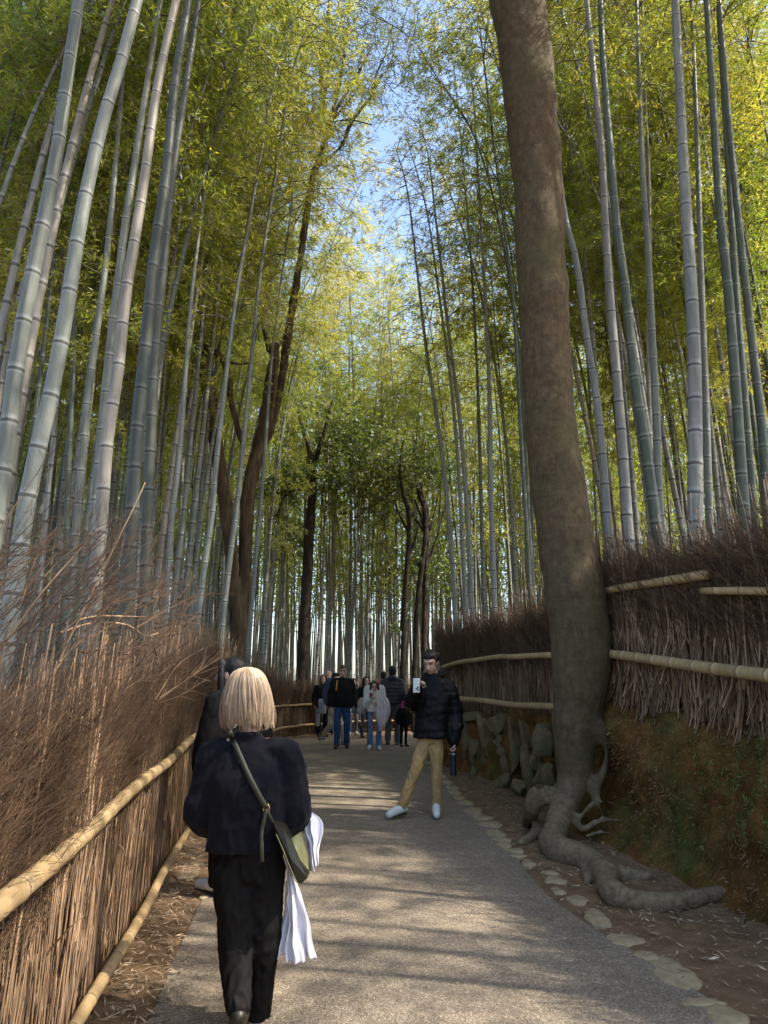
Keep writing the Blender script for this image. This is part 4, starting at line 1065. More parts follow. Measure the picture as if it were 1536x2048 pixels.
# ------------------------------------------------------------------ people
M_SKIN = gen('skin', [(.3, (.42, .25, .17)), (.7, (.52, .33, .235))], 12, .5, 120, .08, .002, spec=.4)
M_SKIN.node_tree.nodes['Principled BSDF'].inputs['Subsurface Weight'].default_value = .08
M_SKIN.node_tree.nodes['Principled BSDF'].inputs['Subsurface Radius'].default_value = (.02, .008, .004)
M_HBLK = gen('black_hair', [(.3, (.005, .004, .004)), (.7, (.014, .011, .01))], 30, .6, 50, .3, .003, (1, 1, .2), spec=.25, island=.5)
M_HBRN = gen('brown_hair', [(.3, (.05, .03, .015)), (.7, (.14, .085, .045))], 30, .45, 50, .3, .003, (1, 1, .2), island=.4)
M_HDRK = gen('dark_brown_hair', [(.3, (.02, .012, .01)), (.7, (.06, .03, .024))], 30, .4, 50, .3, .003, (1, 1, .2), island=.4)
M_HBLO = gen('blond_hair', [(.3, (.27, .18, .105)), (.5, (.42, .30, .19)), (.75, (.58, .45, .31))], 7, .36, 90, .2, .002, (1, 1, .08), spec=.5, island=.33)
M_WOOL = gen('navy_black_wool', [(.3, (.003, .003, .005)), (.7, (.008, .0078, .012))], 40, .95, 500, .5, .002, spec=.08, sheen=.05)
M_PUFF = gen('black_nylon', [(.3, (.003, .0028, .003)), (.7, (.006, .0055, .006))], 20, .55, 90, .15, .003, spec=.16)
M_PUFG = gen('charcoal_nylon', [(.3, (.018, .018, .02)), (.7, (.035, .035, .04))], 20, .55, 90, .15, .003, spec=.35)
M_BLKT = gen('black_twill', [(.3, (.005, .0045, .004)), (.7, (.011, .0095, .0085))], 20, .8, 300, .2, .001, spec=.15)
M_KHAKI = gen('khaki_cotton', [(.3, (.33, .215, .085)), (.7, (.42, .285, .125))], 8, .85, 300, .25, .001, spec=.2)
M_CREAM = gen('cream_cloth', [(.3, (.5, .43, .33)), (.7, (.62, .55, .44))], 10, .9, 200, .2, .002, spec=.2)
M_CARDI = gen('off_white_knit', [(.3, (.62, .56, .48)), (.7, (.75, .69, .6))], 10, .95, 200, .3, .003, spec=.1)
M_JEANS = gen('dark_blue_denim', [(.3, (.02, .045, .10)), (.7, (.045, .085, .17))], 10, .85, 300, .3, .001, spec=.2)
M_JEANL = gen('faded_blue_denim', [(.3, (.07, .13, .22)), (.55, (.13, .21, .32)), (.8, (.3, .4, .5))], 5, .85, 300, .3, .001, spec=.2)
M_GREYP = gen('grey_wool_cloth', [(.3, (.075, .08, .085)), (.7, (.13, .135, .14))], 12, .9, 200, .3, .001, spec=.15)
M_NAVY = gen('navy_cloth', [(.3, (.03, .035, .06)), (.7, (.06, .065, .1))], 12, .85, 200, .2, .001)
M_WHITE = gen('white_fleece', [(.3, (.66, .64, .69)), (.7, (.80, .78, .83))], 18, .95, 220, .6, .004, spec=.1, sheen=.4)
M_PINKW = gen('shiny_pale_pink_nylon', [(.3, (.58, .47, .44)), (.7, (.78, .68, .64))], 12, .4, 60, .5, .006, spec=.5)
M_SHOEW = gen('white_sneaker', [(.3, (.55, .56, .54)), (.7, (.72, .72, .70))], 12, .7, 90, .3, .002)
M_SOLEB = plain('dark_sole', (.03, .02, .02), .7)
M_SHOEB = plain('black_shoe', (.02, .02, .02), .5)
M_SHOEG = plain('grey_brown_shoe', (.16, .14, .12), .7)
M_OLIVE = plain('olive_strap', (.045, .045, .025), .6)
M_OLIVD = plain('dark_leather', (.018, .015, .009), .45)
M_OLIVL = plain('light_olive_leather', (.19, .185, .085), .45)
M_GOLD = plain('brass', (.6, .42, .12), .3, metal=1)
M_GREYB = plain('grey_bag_cloth', (.30, .31, .31), .8)
M_RED = plain('red_cloth', (.45, .03, .02), .8)
M_PINK = plain('magenta_knit', (.62, .02, .20), .85)
M_ORNG = plain('orange_strap', (.55, .25, .03), .6)
M_PHW = plain('white_phone_case', (.72, .76, .70), .3)
M_PHB = plain('black_glass', (.01, .01, .012), .15)
M_BOT = plain('black_bottle', (.012, .016, .028), .35)
M_STEEL = plain('steel', (.6, .58, .5), .3, metal=1)
M_EYEW = plain('eye_dark', (.03, .02, .015), .2)
M_LIP = plain('lip', (.36, .14, .11), .5)
M_KNIT = gen('grey_striped_knit', [(.45, (.12, .12, .13)), (.55, (.5, .5, .5))], 60, .9, 60, .3, .002, (.05, .05, 2))

def loft(secs, face, sides=20, sq=1.0):
    """secs: (centre(3), half width, half depth); closed ends"""
    a = np.linspace(0, 2*np.pi, sides, endpoint=False)
    lat = np.array([math.cos(face), math.sin(face), 0]); dep = np.array([-math.sin(face), math.cos(face), 0])
    ca = np.sign(np.cos(a))*np.abs(np.cos(a))**sq; sa = np.sign(np.sin(a))*np.abs(np.sin(a))**sq
    s = smooth_path([np.append(c, (w_, d_)) for c, w_, d_ in secs], max(12, len(secs)*5))
    first, last = s[0].copy(), s[-1].copy()
    first[3:] *= .35; last[3:] *= .35
    dz0 = (s[0, :3]-s[1, :3])*.3; dz1 = (s[-1, :3]-s[-2, :3])*.3
    first[:3] += dz0; last[:3] += dz1
    s = np.vstack([first, s, last])
    V = s[:, None, :3] + (np.maximum(s[:, 3], .002)[:, None]*ca)[:, :, None]*lat + (np.maximum(s[:, 4], .002)[:, None]*sa)[:, :, None]*dep
    n = len(s); idx = np.arange(n*sides).reshape(n, sides)
    q = np.stack([idx[:-1], np.roll(idx[:-1], -1, 1), np.roll(idx[1:], -1, 1), idx[1:]], -1).reshape(-1, 4)
    return V.reshape(-1, 3), [q, idx[0][None, ::-1], idx[-1][None]]
def rotv(V, c, ax, ang):
    from mathutils import Matrix
    M = np.array(Matrix.Rotation(ang, 3, Vector(ax))); return (V-c)@M.T + c
def hand(wr, d, nrm, side, sc=1.0, curl=.5, spread=.0):
    """wrist point, pointing direction, palm normal, thumb side (+1/-1 along cross(d,nrm))"""
    d = np.array(d, float); d /= np.linalg.norm(d); nrm = np.array(nrm, float); nrm -= d*(nrm@d); nrm /= np.linalg.norm(nrm)
    s_ = np.cross(d, nrm)*side
    out = []
    pc = [wr, wr+d*.03*sc, wr+d*.06*sc, wr+d*.085*sc]
    for k in (-.026, -.009, .009, .026):
        out.append(caps([wr+s_*k*.6*sc, wr+d*.045*sc+s_*k*sc, wr+d*.088*sc+s_*k*1.05*sc], [.014*sc, .0135*sc, .0105*sc], 8, 8))
    for k, L_ in ((.029, .068), (.010, .076), (-.010, .071), (-.028, .056)):
        b = wr+d*.086*sc+s_*k*sc; p = [b]; dd = d.copy(); an = 0
        for f, seg in enumerate((.45, .32, .26)):
            an += curl*(.75 if f == 0 else .85)
            v = d*math.cos(an)+nrm*math.sin(an)+s_*k*spread*6
            p.append(p[-1]+v*L_*seg*sc)
        out.append(caps(p, [.0092*sc, .0086*sc, .0078*sc, .0068*sc], 8, 14))
    t0 = wr+d*.022*sc+s_*.022*sc; t1 = t0+(d*.55+s_*.75+nrm*.25)*.034*sc; t2 = t1+(d*.8+s_*.2+nrm*(.3+curl*.4))*.030*sc; t3 = t2+(d*.8-s_*.1+nrm*(.3+curl*.5))*.024*sc
    out.append(caps([t0, t1, t2, t3], [.0125*sc, .0115*sc, .0098*sc, .0078*sc], 8, 14))
    return out

def default_pose(h, f):
    lat = np.array([math.cos(f), math.sin(f), 0]); fw = np.array([math.sin(f), -math.cos(f), 0])
    def q(a, b, z): return lat*a*h + fw*b*h + np.array([0, 0, z*h])
    J = dict(pelvis=q(0, 0, .95), chest=q(0, .0, 1.27), neck=q(0, .01, 1.47), head=q(0, .03, 1.63))
    for i, s_ in ((0, -1), (1, 1)):
        J[f'sh{i}'] = q(.185*s_, 0, 1.42); J[f'el{i}'] = q(.24*s_, -.02, 1.13); J[f'wr{i}'] = q(.25*s_, .07, .90)
        J[f'hip{i}'] = q(.09*s_, 0, .93); J[f'kn{i}'] = q(.10*s_, .02, .50); J[f'an{i}'] = q(.105*s_, -.02, .085); J[f'to{i}'] = q(.125*s_, .14, .035)
    return J, lat, fw
def foldn(amp, sc=(9, 9, 4), amp2=.3):
    def f(co):
        out = np.empty(len(co))
        for i, v in enumerate(co):
            a = mnoise.noise(Vector((v[0]*sc[0], v[1]*sc[1], v[2]*sc[2])))
            b = mnoise.noise(Vector((v[0]*sc[0]*2.6+5, v[1]*sc[1]*2.6, v[2]*sc[2]*3.2)))
            out[i] = amp*(a*.8 - abs(b)*amp2*1.6)
        return out
    return f
def person(label, loc, h, f, over=None, top=(M_BLKT, .02, .86), legs=(M_JEANS, .085, .062, .055), shoe=M_SHOEB, hair=('short', M_HBLK), vox=.013,
           group=None, head_f=None, look=0., hands=((.4, 1), (.4, -1)), hdir=None, fat=1.0, sleeve=True, topfold=None, hood=False, collar=False, skirt=False, faceparts=False, belly=0., inner=None):
    loc = np.array(loc, float)
    J, lat, fw = default_pose(h, f)
    for k, v in (over or {}).items(): J[k] = np.array(v, float)
    if head_f is None: head_f = f
    E = empty('person', loc, label, 'person', group)
    hl = np.array([math.cos(head_f), math.sin(head_f), 0]); hf = np.array([math.sin(head_f), -math.cos(head_f), 0])
    hd = J['head']
    HS = 1.14
    def hp(a, b, c): return hd + (hl*a + hf*b + np.array([0, 0, c]))*h*HS
    # body: one continuous skin
    head_vf = [ell(hp(0, -.008, .022), (.075*h, .092*h, .092*h), head_f), ell(hp(0, .022, -.03), (.058*h, .068*h, .078*h), head_f), ell(hp(0, .045, -.075), (.036*h, .038*h, .034*h), head_f),
          caps([hp(0, .088, .012), hp(0, .098, -.012), hp(0, .108, -.026)], np.array([.010, .012, .014])*h, 8), ell(hp(.0, .086, -.055), (.024*h, .012*h, .012*h), head_f),
          ell(hp(0, .077, .032), (.045*h, .016*h, .012*h), head_f)]
    for s_ in (-1, 1): head_vf.append(ell(hp(.076*s_, -.005, -.008), (.009*h, .018*h, .031*h), head_f))
    def tilt(V): return rotv(V, hd+np.array([0, 0, -.08*h]), hl, look)
    head_vf = [(tilt((V-V.mean(0))*HS+V.mean(0)), fs) for V, fs in head_vf]
    vf = head_vf + [caps([hd+np.array([0, 0, -.05*h])-hf*.01, J['neck'], J['neck']+np.array([0, 0, -.06*h])], np.array([.05, .053, .07])*h)]
    vf.append(loft([(J['pelvis'], .15*h, .10*h), (J['chest']*.5+J['pelvis']*.5, .125*h, .09*h), (J['chest'], .15*h, .10*h), (J['neck']*.75+J['chest']*.25, .11*h, .07*h)], f))
    for i in (0, 1):
        vf.append(caps([J['neck']*.5+J[f'sh{i}']*.5, J[f'sh{i}'], J[f'el{i}'], J[f'wr{i}']], np.array([.034, .036, .034, .025])*h))
        vf.append(caps([J[f'hip{i}'], J[f'kn{i}'], J[f'an{i}']], np.array([.07, .046, .034])*h))
        vf.append(caps([J[f'an{i}'], J[f'to{i}']], np.array([.034, .026])*h))
        d = J[f'wr{i}']-J[f'el{i}']; d = d/np.linalg.norm(d)
        if hdir and hdir[i] is not None: d, nrm = [np.array(x, float) for x in hdir[i]]
        else: nrm = -lat*(1 if i == 1 else -1) + fw*.1
        c_, sd_ = hands[i]; vf += hand(J[f'wr{i}'], d, nrm, sd_, h, c_)
    V, fs = join(*vf)
    link('body', blob_mesh('body', V, fs, min(vox, .0075), 3), M_SKIN, E)
    # trousers
    mt, r1, r2, r3 = legs
    vf = [loft([(J['pelvis']+np.array([0, 0, .10*h]), .145*h*fat, .10*h*fat), (J['pelvis'], .165*h*fat, .115*h*fat), (J['hip0']*.5+J['hip1']*.5+np.array([0, 0, -.06*h]), .13*h*fat, .10*h)], f)]
    for i in (0, 1):
        a = J[f'an{i}']; k = J[f'kn{i}']; kk = (a-k)
        vf.append(caps([J[f'hip{i}'], J[f'hip{i}']*.45+k*.55, k, k+kk*.55, a+np.array([0, 0, .0])], np.array([r1*1.05, r1*.9, r2, (r2+r3)*.5, r3])*h, 14, 30))
    V, fs = join(*vf); link('trousers', blob_mesh('trousers', V, fs, vox, 3, foldn(.0145*h, (9, 9, 4.2), .9)), mt, E)
    if skirt:
        pc = J['pelvis']; m_, zb_ = skirt
        V, fs = loft([(pc+np.array([0, 0, .06]), .15*h, .11*h), (pc*[1, 1, .6], .19*h, .15*h), (pc*[1, 1, 0]+[0, 0, zb_], .22*h, .18*h)], f)
        link('skirt', blob_mesh('skirt', V, fs, vox, 2, foldn(.02, (14, 14, 1.5), .3)), m_, E)
    # top
    mt, th, hem = top
    hm = J['pelvis']*[1, 1, 0] + np.array([0, 0, hem*h])
    w_ = .165*h*fat+th*.6; dp = .115*h*fat+th*.6
    vf = [loft([(hm, w_*1.04, dp*1.05), (J['pelvis']*.6+J['chest']*.4+fw*belly*.5, w_*.98, dp+belly), (J['chest']+np.array([0, 0, .04])*h, .17*h*fat+th*.7, .115*h*fat+th*.6), (J['neck']*.5+J['chest']*.5+np.array([0, 0, .035])*h, .145*h+th*.6, .085*h+th*.5), (J['neck']+np.array([0, 0, -.005*h]), .066*h+th*.4, .060*h+th*.4), (J['neck']+np.array([0, 0, .03*h]), .058*h+th*.3, .055*h+th*.3)], f, 24, .85)]
    for i in (0, 1):
        s_, e_, wv = J[f'sh{i}'], J[f'el{i}'], J[f'wr{i}']
        vf.append(caps([J['neck']*.45+s_*.55+np.array([0, 0, -.02*h]), s_+np.array([0, 0, -.012*h]), s_*.45+e_*.55, e_, e_*.45+wv*.55, e_*.02+wv*.98], np.array([.042*h+th*.5, .050*h+th*.6, .048*h+th*.9, .046*h+th, .041*h+th, .034*h+th*.75]), 14, 36))
    if hood: vf.append(caps([J['neck']+lat*.10*h*s2+fw*(.035-.10*abs(c2_))*h+np.array([0, 0, .0+.02*abs(c2_)])*h for s2, c2_ in ((-.85, .1), (-.75, .8), (0, 1.35), (.75, .8), (.85, .1))], np.array([.035, .05, .062, .05, .035])*h, 12, 24))
    if collar: vf.append(caps([J['neck']+lat*.07*h*s2-fw*.07*c2_*h+np.array([0, 0, .015])*h for s2, c2_ in ((-.9, -.3), (-.8, .6), (0, 1.), (.8, .6), (.9, -.3))], np.array([.014, .02, .022, .02, .014])*h, 10, 24))
    V, fs = join(*vf); link('jacket' if th > .03 else 'top', blob_mesh('top', V, fs, vox, 3, topfold or foldn(.012*h, (7, 7, 5), .5)), mt, E)
    # shoes, one mesh each
    for i in (0, 1):
        a, t = J[f'an{i}'], J[f'to{i}']; dr = t-a; dr[2] = 0; dr /= np.linalg.norm(dr)+1e-6
        back = a - dr*.035*h + np.array([0, 0, -.04*h])
        up = np.array([0, 0, 1.])
        vf = [caps([back+up*.005, a*.6+t*.4+up*-.008, t+dr*.04*h], np.array([.040, .050, .040])*h, 12, 20), caps([a, a-up*.03*h], np.array([.042, .04])*h)]
        V, fs = join(*vf); lowz = min(back[2], t[2])-.034*h
        so = link('shoe', blob_mesh('shoe', V, fs, min(vox, .01), 2), shoe, E)
        vv = caps([back-up*.022*h, t+dr*.03*h-up*.012*h], np.array([.034, .036])*h, 12, 10)
        Vs = vv[0].copy(); c0 = Vs.mean(0); Vs[:, 2] = np.where(Vs[:, 2] > c0[2], c0[2]+.0*h, c0[2]-.016*h)+ (Vs[:, 2]-c0[2])*.2
        link('sole', mesh('sole', Vs, vv[1]), M_SOLEB if shoe is not M_SHOEB else M_SHOEG, so)
    # hair
    kind, hm_ = hair
    if kind != 'bald':
        vf = [ell(hp(0, -.022, .038), (.084*h, .096*h, .092*h), head_f)]
        if kind == 'short': vf += [ell(hp(.0, .045, .085), (.062*h, .048*h, .034*h), head_f), ell(hp(0, -.055, .0), (.072*h, .055*h, .07*h), head_f), ell(hp(.065, -.01, .03), (.018*h, .045*h, .045*h), head_f), ell(hp(-.065, -.01, .03), (.018*h, .045*h, .045*h), head_f)]
        if kind in ('long', 'bob'):
            zl = -.38 if kind == 'long' else -.12
            vf += [loft([(hp(0, -.04, .05), .082*h, .075*h), (hp(0, -.055, -.05), .092*h, .062*h), (hp(0, -.06, zl*.6), .095*h, .045*h), (hp(0, -.05, zl), .07*h, .03*h)], head_f)]
            for s_ in (-1, 1): vf.append(caps([hp(.062*s_, .045, .07), hp(.078*s_, .035, -.02), hp(.085*s_, .03, -.12), hp(.085*s_, .04, zl*.85)], np.array([.02, .026, .028, .018])*h, 10))
        if kind == 'tail': vf += [ell(hp(0, -.05, .0), (.075*h, .062*h, .075*h), head_f), caps([hp(0, -.12, .07), hp(0, -.17, .02), hp(0, -.16, -.16), hp(0, -.13, -.28)], np.array([.035, .045, .04, .02])*h, 10)]
        V, fs = join(*[((V-V.mean(0))*1.12+V.mean(0), fs) for V, fs in vf]); V = tilt(V)
        def hfold(co):
            r_ = co-np.array(hd); a_ = np.arctan2(r_[:, 1], r_[:, 0])
            return np.array([mnoise.noise(Vector((a*14, z*5, 0)))*.006 + mnoise.noise(Vector((a*40, z*9, 3)))*.003 for a, z in zip(a_, r_[:, 2])])*h
        link('hair', blob_mesh('hair', V, fs, min(vox, .009), 2, hfold), hm_, E)
    if faceparts:
        for s_ in (-1, 1):
            V, fs = ell(hp(.030*s_, .0905, .012), (.014*h, .006*h, .0045*h), head_f, 8); link('eye', mesh('eye', tilt(V), fs), M_EYEW, E)
            V, fs = caps([hp(.046*s_, .082, .028), hp(.03*s_, .094, .034), hp(.014*s_, .094, .03)], np.array([.003, .0042, .003])*h, 6, 8); link('eyebrow', mesh('eyebrow', tilt(V), fs), M_HBLK, E)
        V, fs = caps([hp(-.022, .088, -.052), hp(0, .096, -.05), hp(.022, .088, -.052)], np.array([.003, .006, .003])*h, 6, 10); link('mouth', mesh('mouth', tilt(V), fs), M_LIP, E)
    if inner:
        V, fs = loft([(J['pelvis']*.4+J['chest']*.6+fw*.075, .065, .07*h), (J['chest']+fw*.075, .055, .07*h), (J['neck']+fw*.03, .05*h, .060*h)], f); link('undershirt', blob_mesh('shirt', V, fs, vox, 2), inner, E)
    return E, J, hp, tilt, (hl, hf)
def sheet(path_u, drop, name, mat, parent=None, th=.012):
    pass

# ---- the man in the black puffer jacket, checking his phone
Yn = 8.3
L0 = np.array([P(845, 1500, Yn)[0], Yn, 0.03])
q = lambda x, y, dy=0: P(x, y, Yn+dy)-L0
def pfold(co):
    wz = np.array([mnoise.noise(Vector((v[0]*3, v[1]*3, v[2]*2)))*.05 for v in co])
    return 0.005*np.abs(np.sin((co[:, 2]+wz)*math.pi/.088))**.6 - .004 + np.array([mnoise.noise(Vector(v*9))*.012 + mnoise.noise(Vector(v*24))*.005 for v in co])
ovr = dict(pelvis=q(862, 1463), chest=q(868, 1408), neck=q(868, 1352), head=q(864, 1324, -.05), sh0=q(838, 1372), sh1=q(898, 1370), el0=q(823, 1407, -.06), wr0=q(834, 1378, -.30),
           el1=q(911, 1430, .03), wr1=q(908, 1483, -.05), hip0=q(852, 1475), hip1=q(872, 1477), kn0=q(829, 1543, -.08), an0=q(803, 1612, -.12), to0=q(784, 1629, -.2), kn1=q(873, 1545, -.03), an1=q(872, 1607, .0), to1=q(873, 1629, -.16))
hh = .98
def jeansfold(co): return foldn(.012, (6, 6, 9), .7)(co)
EM, J, hp, tilt, ax = person('person in a black puffer jacket and khaki trousers looking down at a white phone', L0, hh, -.15, ovr, top=(M_PUFF, .052, .83), legs=(M_KHAKI, .088, .07, .062), shoe=M_SHOEW,
    hair=('short', M_HBLK), vox=.010, head_f=-.45, look=.38, hands=((1.15, 1), (1.3, -1)), hdir=((np.array([.45, -.15, .75]), np.array([.35, -.7, -.5])), (np.array([0, 0, -1.]), np.array([-1., -.2, 0]))), topfold=pfold, hood=True, faceparts=True, inner=None, fat=1.05)
wr = L0+J['wr0']
def box_round(c, hx, hy, hz, rotz=0, tiltx=0, r=.01):
    import bmesh
    bm = bmesh.new(); bmesh.ops.create_cube(bm, size=2)
    for v in bm.verts: v.co = (v.co.x*hx, v.co.y*hy, v.co.z*hz)
    bmesh.ops.bevel(bm, geom=bm.edges[:], offset=min(r, hy*.9, hx*.9), segments=4, affect='EDGES', profile=.5)
    V = np.array([v.co[:] for v in bm.verts]); fs = {}
    for f_ in bm.faces: fs.setdefault(len(f_.verts), []).append([v.index for v in f_.verts])
    bm.free()
    V = rotv(V, np.zeros(3), (1, 0, 0), tiltx); V = rotv(V, np.zeros(3), (0, 0, 1), rotz)
    return V + np.array(c), [np.array(x) for x in fs.values()]
pc = P(833, 1371, Yn-.37)
EP = empty('phone', tuple(pc), 'white cased phone with three lenses held up near the black puffer jacket', 'phone')
V, fs = box_round(pc, .037, .006, .078, .12, .1, .02); part('phone_case', V, fs, M_PHW, EP)
for dx, dz in ((.004, -.034), (.022, -.044), (.018, -.02)):
    V, fs = ell(pc+np.array([dx-.004, -.0075, dz]), (.0085, .004, .0085), 0, 8); part('camera_lens', V, fs, M_PHB, EP)
bc = P(906, 1525, Yn-.05)
EB = empty('water_bottle', tuple(bc), 'black water bottle with a thin metal ring carried low by its loop', 'bottle')
a = smooth_path([(0, 0, -.135, .001), (0, 0, -.134, .033), (0, 0, -.12, .038), (0, 0, .0, .038), (0, 0, .085, .038), (0, 0, .105, .030), (0, 0, .115, .026)], 40)
V, fs = tubes(a[None, :, :3]+bc, np.maximum(a[None, :, 3], .001), 20, True); part('flask', V, fs, M_BOT, EB)
V, fs = tubes(np.array([[[0, 0, .088], [0, 0, .096]]])+bc, np.full((1, 2), .0405), 20, True); part('ring', V, fs, M_STEEL, EB)
V, fs = tubes(np.array([[[0, 0, .112], [0, 0, .14], [0, 0, .145]]])+bc, np.array([[.03, .03, .024]]), 18, True); part('cap', V, fs, M_BOT, EB)
an = np.linspace(-.3, math.pi+.3, 14); lp_ = np.stack([np.cos(an)*.028, np.zeros(14), .15+np.sin(an)*.045], 1)+bc
V, fs = tubes(lp_[None], np.full((1, 14), .006), 8, True); part('loop_handle', V, fs, M_BOT, EB)

# ---- the fair-haired woman walking away in front
Yb = 3.43
L1 = np.array([P(495, 1900, Yb)[0], Yb, 0.02])
q = lambda x, y, dy=0: P(x, y, Yb+dy)-L1
hb = .88
ovr = dict(pelvis=q(498, 1712), chest=q(498, 1590), neck=q(498, 1474), head=q(498, 1398, .03), sh0=q(573, 1502), sh1=q(424, 1502), el0=q(590, 1612, -.0), wr0=q(583, 1655, .16), el1=q(402, 1620, .0), wr1=q(420, 1650, .22),
           hip0=q(528, 1735), hip1=q(466, 1735), kn0=q(527, 1885, .02), an0=q(515, 2030, .10), to0=q(515, 2052, .24), kn1=q(470, 1890, -.04), an1=q(478, 2010, -.16), to1=q(478, 2048, -.04))
EW, J, hp, tilt, ax = person('fair-haired person seen from behind in a black wool jacket and black trousers', L1, hb, math.pi, ovr, top=(M_WOOL, .042, .80), legs=(M_BLKT, .108, .088, .066), shoe=M_OLIVD,
    hair=('bald', None), vox=.008, hands=((.9, 1), (.9, -1)), topfold=foldn(.02, (6, 6, 3.5), .55), collar=True, fat=1.08)
# bob of hair: solid base plus strands
hc = L1+J['head']; sc_h = scale_at(hc)
prof = [(1334, 3), (1337, 16), (1343, 27), (1353, 36), (1368, 42.5), (1388, 46.5), (1408, 48.5), (1425, 48.5), (1438, 47), (1450, 43)]
zs = np.array([P(498, y, Yb)[2] for y, _ in prof]); ws = np.array([w_ for _, w_ in prof])/sc_h*.95
V, fs = loft([((hc[0], hc[1]-.005, z), w_*.94, w_*.98) for z, w_ in list(zip(zs, ws))[:-1]], 0, 28)
EHair = part('hair', V, fs, M_HBLO, EW)
N = 5200
th = RNG.uniform(0, 2*np.pi, N); K = 16; f = np.linspace(0, 1, K)[None]
lock = np.sin(th*17+np.sin(th*5)*2)*.5+.5
zend = zs[-1] + .012*np.sin(th*9) + RNG.normal(0, .004, N) - .004*lock
top_z = zs[0]; z = top_z + (zend-top_z)[:, None]*(f**1.25)
o = np.argsort(zs); rad = np.interp(z, zs[o], ws[o])*(1+.015*RNG.normal(0, 1, N)[:, None]) + .004*(lock-.5)[:, None]
tha = th[:, None] + .10*np.sin(th*3)[:, None]*f + .05*np.sin(f*5+th[:, None]*9)*f
rad = rad*(1+.05*np.maximum(0, f-.85)*np.sin(th*4)[:, None]*6) + .006*np.sin(f*7+lock[:, None]*4)*f**2
part_x = -.016
paths = np.stack([hc[0]+part_x*(1-f)+np.cos(tha)*rad, hc[1]-.005+np.sin(tha)*rad*1.04, z], 2)
face = (np.sin(tha[:, -1]) > .55)
paths = paths[~face]; M_ = len(paths)
V, fs = tubes(paths, np.tile(.0021*np.sin(np.linspace(.5, 2.75, K))[None], (M_, 1)), 3)
ns = 150; th = RNG.uniform(-math.pi, .2, ns); i_ = RNG.integers(0, len(paths), ns)
stray = paths[i_].copy(); off = np.linspace(0, 1, K)[None]**2
stray[:, :, 0] += np.sign(stray[:, -1:, 0]-hc[0])*off*RNG.uniform(.002, .028, ns)[:, None] + np.cumsum(RNG.normal(0, .0008, (ns, K)), 1)
stray[:, :, 2] += RNG.uniform(-.012, .006, ns)[:, None]*off; stray[:, :, 1] -= .004
V2_, fs2_ = tubes(stray, np.full((ns, K), .0008), 3)
V, fs = join((V, fs), (V2_, fs2_)); part('strands', V, fs, M_HBLO, EHair)
# bag strap, buckle, bag
def onback(x, y, off=.0):
    return P(x, y, Yb) + np.array([0, off, 0])
ES = empty('shoulder_bag', tuple(P(588, 1700, Yb-.03)), 'dark olive leather shoulder bag with a light olive panel hanging at her right hip', 'bag')
def ribbon(pts, w_, t, nrm=(0, -1, 0), n=24):
    p = smooth_path(pts, n); tg = np.gradient(p, axis=0); tg /= np.linalg.norm(tg, axis=1, keepdims=True)
    nn = np.array(nrm, float); s_ = np.cross(tg, nn); s_ /= np.linalg.norm(s_, axis=1, keepdims=True); n2 = np.cross(s_, tg)
    V = np.stack([p+s_*w_/2+n2*t/2, p-s_*w_/2+n2*t/2, p-s_*w_/2-n2*t/2, p+s_*w_/2-n2*t/2], 1).reshape(-1, 3)
    idx = np.arange(len(V)).reshape(n, 4)
    q_ = np.stack([idx[:-1], np.roll(idx[:-1], -1, 1), np.roll(idx[1:], -1, 1), idx[1:]], -1).reshape(-1, 4)
    return V, [np.vstack([q_, idx[:1, ::-1], idx[-1:]])]
bvb = BVHTree.FromPolygons([tuple(np.array(v.co)+L1) for v in bpy.data.objects[EW.children[2].name].data.vertices] if False else [tuple(np.array(v.co)+L1) for c in EW.children if c.name.startswith('jacket') for v in c.data.vertices],
     [tuple(p.vertices) for c in EW.children if c.name.startswith('jacket') for p in c.data.polygons])
def back(x, y, off=.006):
    o_ = Vector((0, 0, HC)); t_ = Vector(P(x, y, Yb)); d = (t_-o_).normalized(); h = bvb.ray_cast(o_, d)
    return (np.array(h[0])-np.array(d)*off) if h[0] else P(x, y, Yb-.1)
st_ = [tuple(v[:2]) for v in smooth_path([(458, 1462, 0), (466, 1480, 0), (478, 1508, 0), (492, 1540, 0), (508, 1572, 0), (522, 1598, 0), (533, 1616, 0)], 22)]
V, fs = ribbon([back(x, y, .012) for x, y in st_], .024, .004, n=44); part('strap', V, fs, M_OLIVE, ES)
e0 = back(533, 1616)
V, fs = ribbon([e0, back(541, 1636, .012), back(553, 1655, .018), P(566, 1680, Yb-.17), P(575, 1700, Yb-.15)], .014, .004); part('strap', V, fs, M_OLIVE, ES)
V, fs = ribbon([e0+np.array([0, -.006, 0]), back(528, 1640, .012), back(523, 1665, .014), P(523, 1690, Yb-.19), P(524, 1724, Yb-.185)], .017, .003); part('strap_end', V, fs, M_OLIVE, ES)
an = np.linspace(0, 2*np.pi, 13); rp = np.stack([np.cos(an)*.014, np.zeros(13)-.006, np.sin(an)*.018], 1)+e0
V, fs = tubes(rp[None], np.full((1, 13), .003), 6); part('buckle', V, fs, M_GOLD, ES)
def slabpoly(front, Yf, depth, th_edge=.01):
    n = len(front); a = np.array([P(x, y, Yf+(e[0] if e else 0)) for x, y, *e in front]); b = a + np.array(depth)
    c0, c1 = a.mean(0)+np.array([0, -.012, 0]), b.mean(0)
    V = np.vstack([a, b, [c0], [c1]]); i = np.arange(n); j = np.roll(i, -1)
    return V, [np.stack([i, j, j+n, i+n], 1), np.vstack([np.stack([j, i, np.full(n, 2*n)], 1), np.stack([i+n, j+n, np.full(n, 2*n+1)], 1)])]
V, fs = slabpoly([(548, 1648), (566, 1656), (582, 1690), (600, 1728), (615, 1756), (604, 1766), (596, 1768), (583, 1748), (568, 1712), (556, 1680)], Yb-.17, (-.005, .16, .0))
part('gusset', V, fs, M_OLIVD, ES, smooth=False)
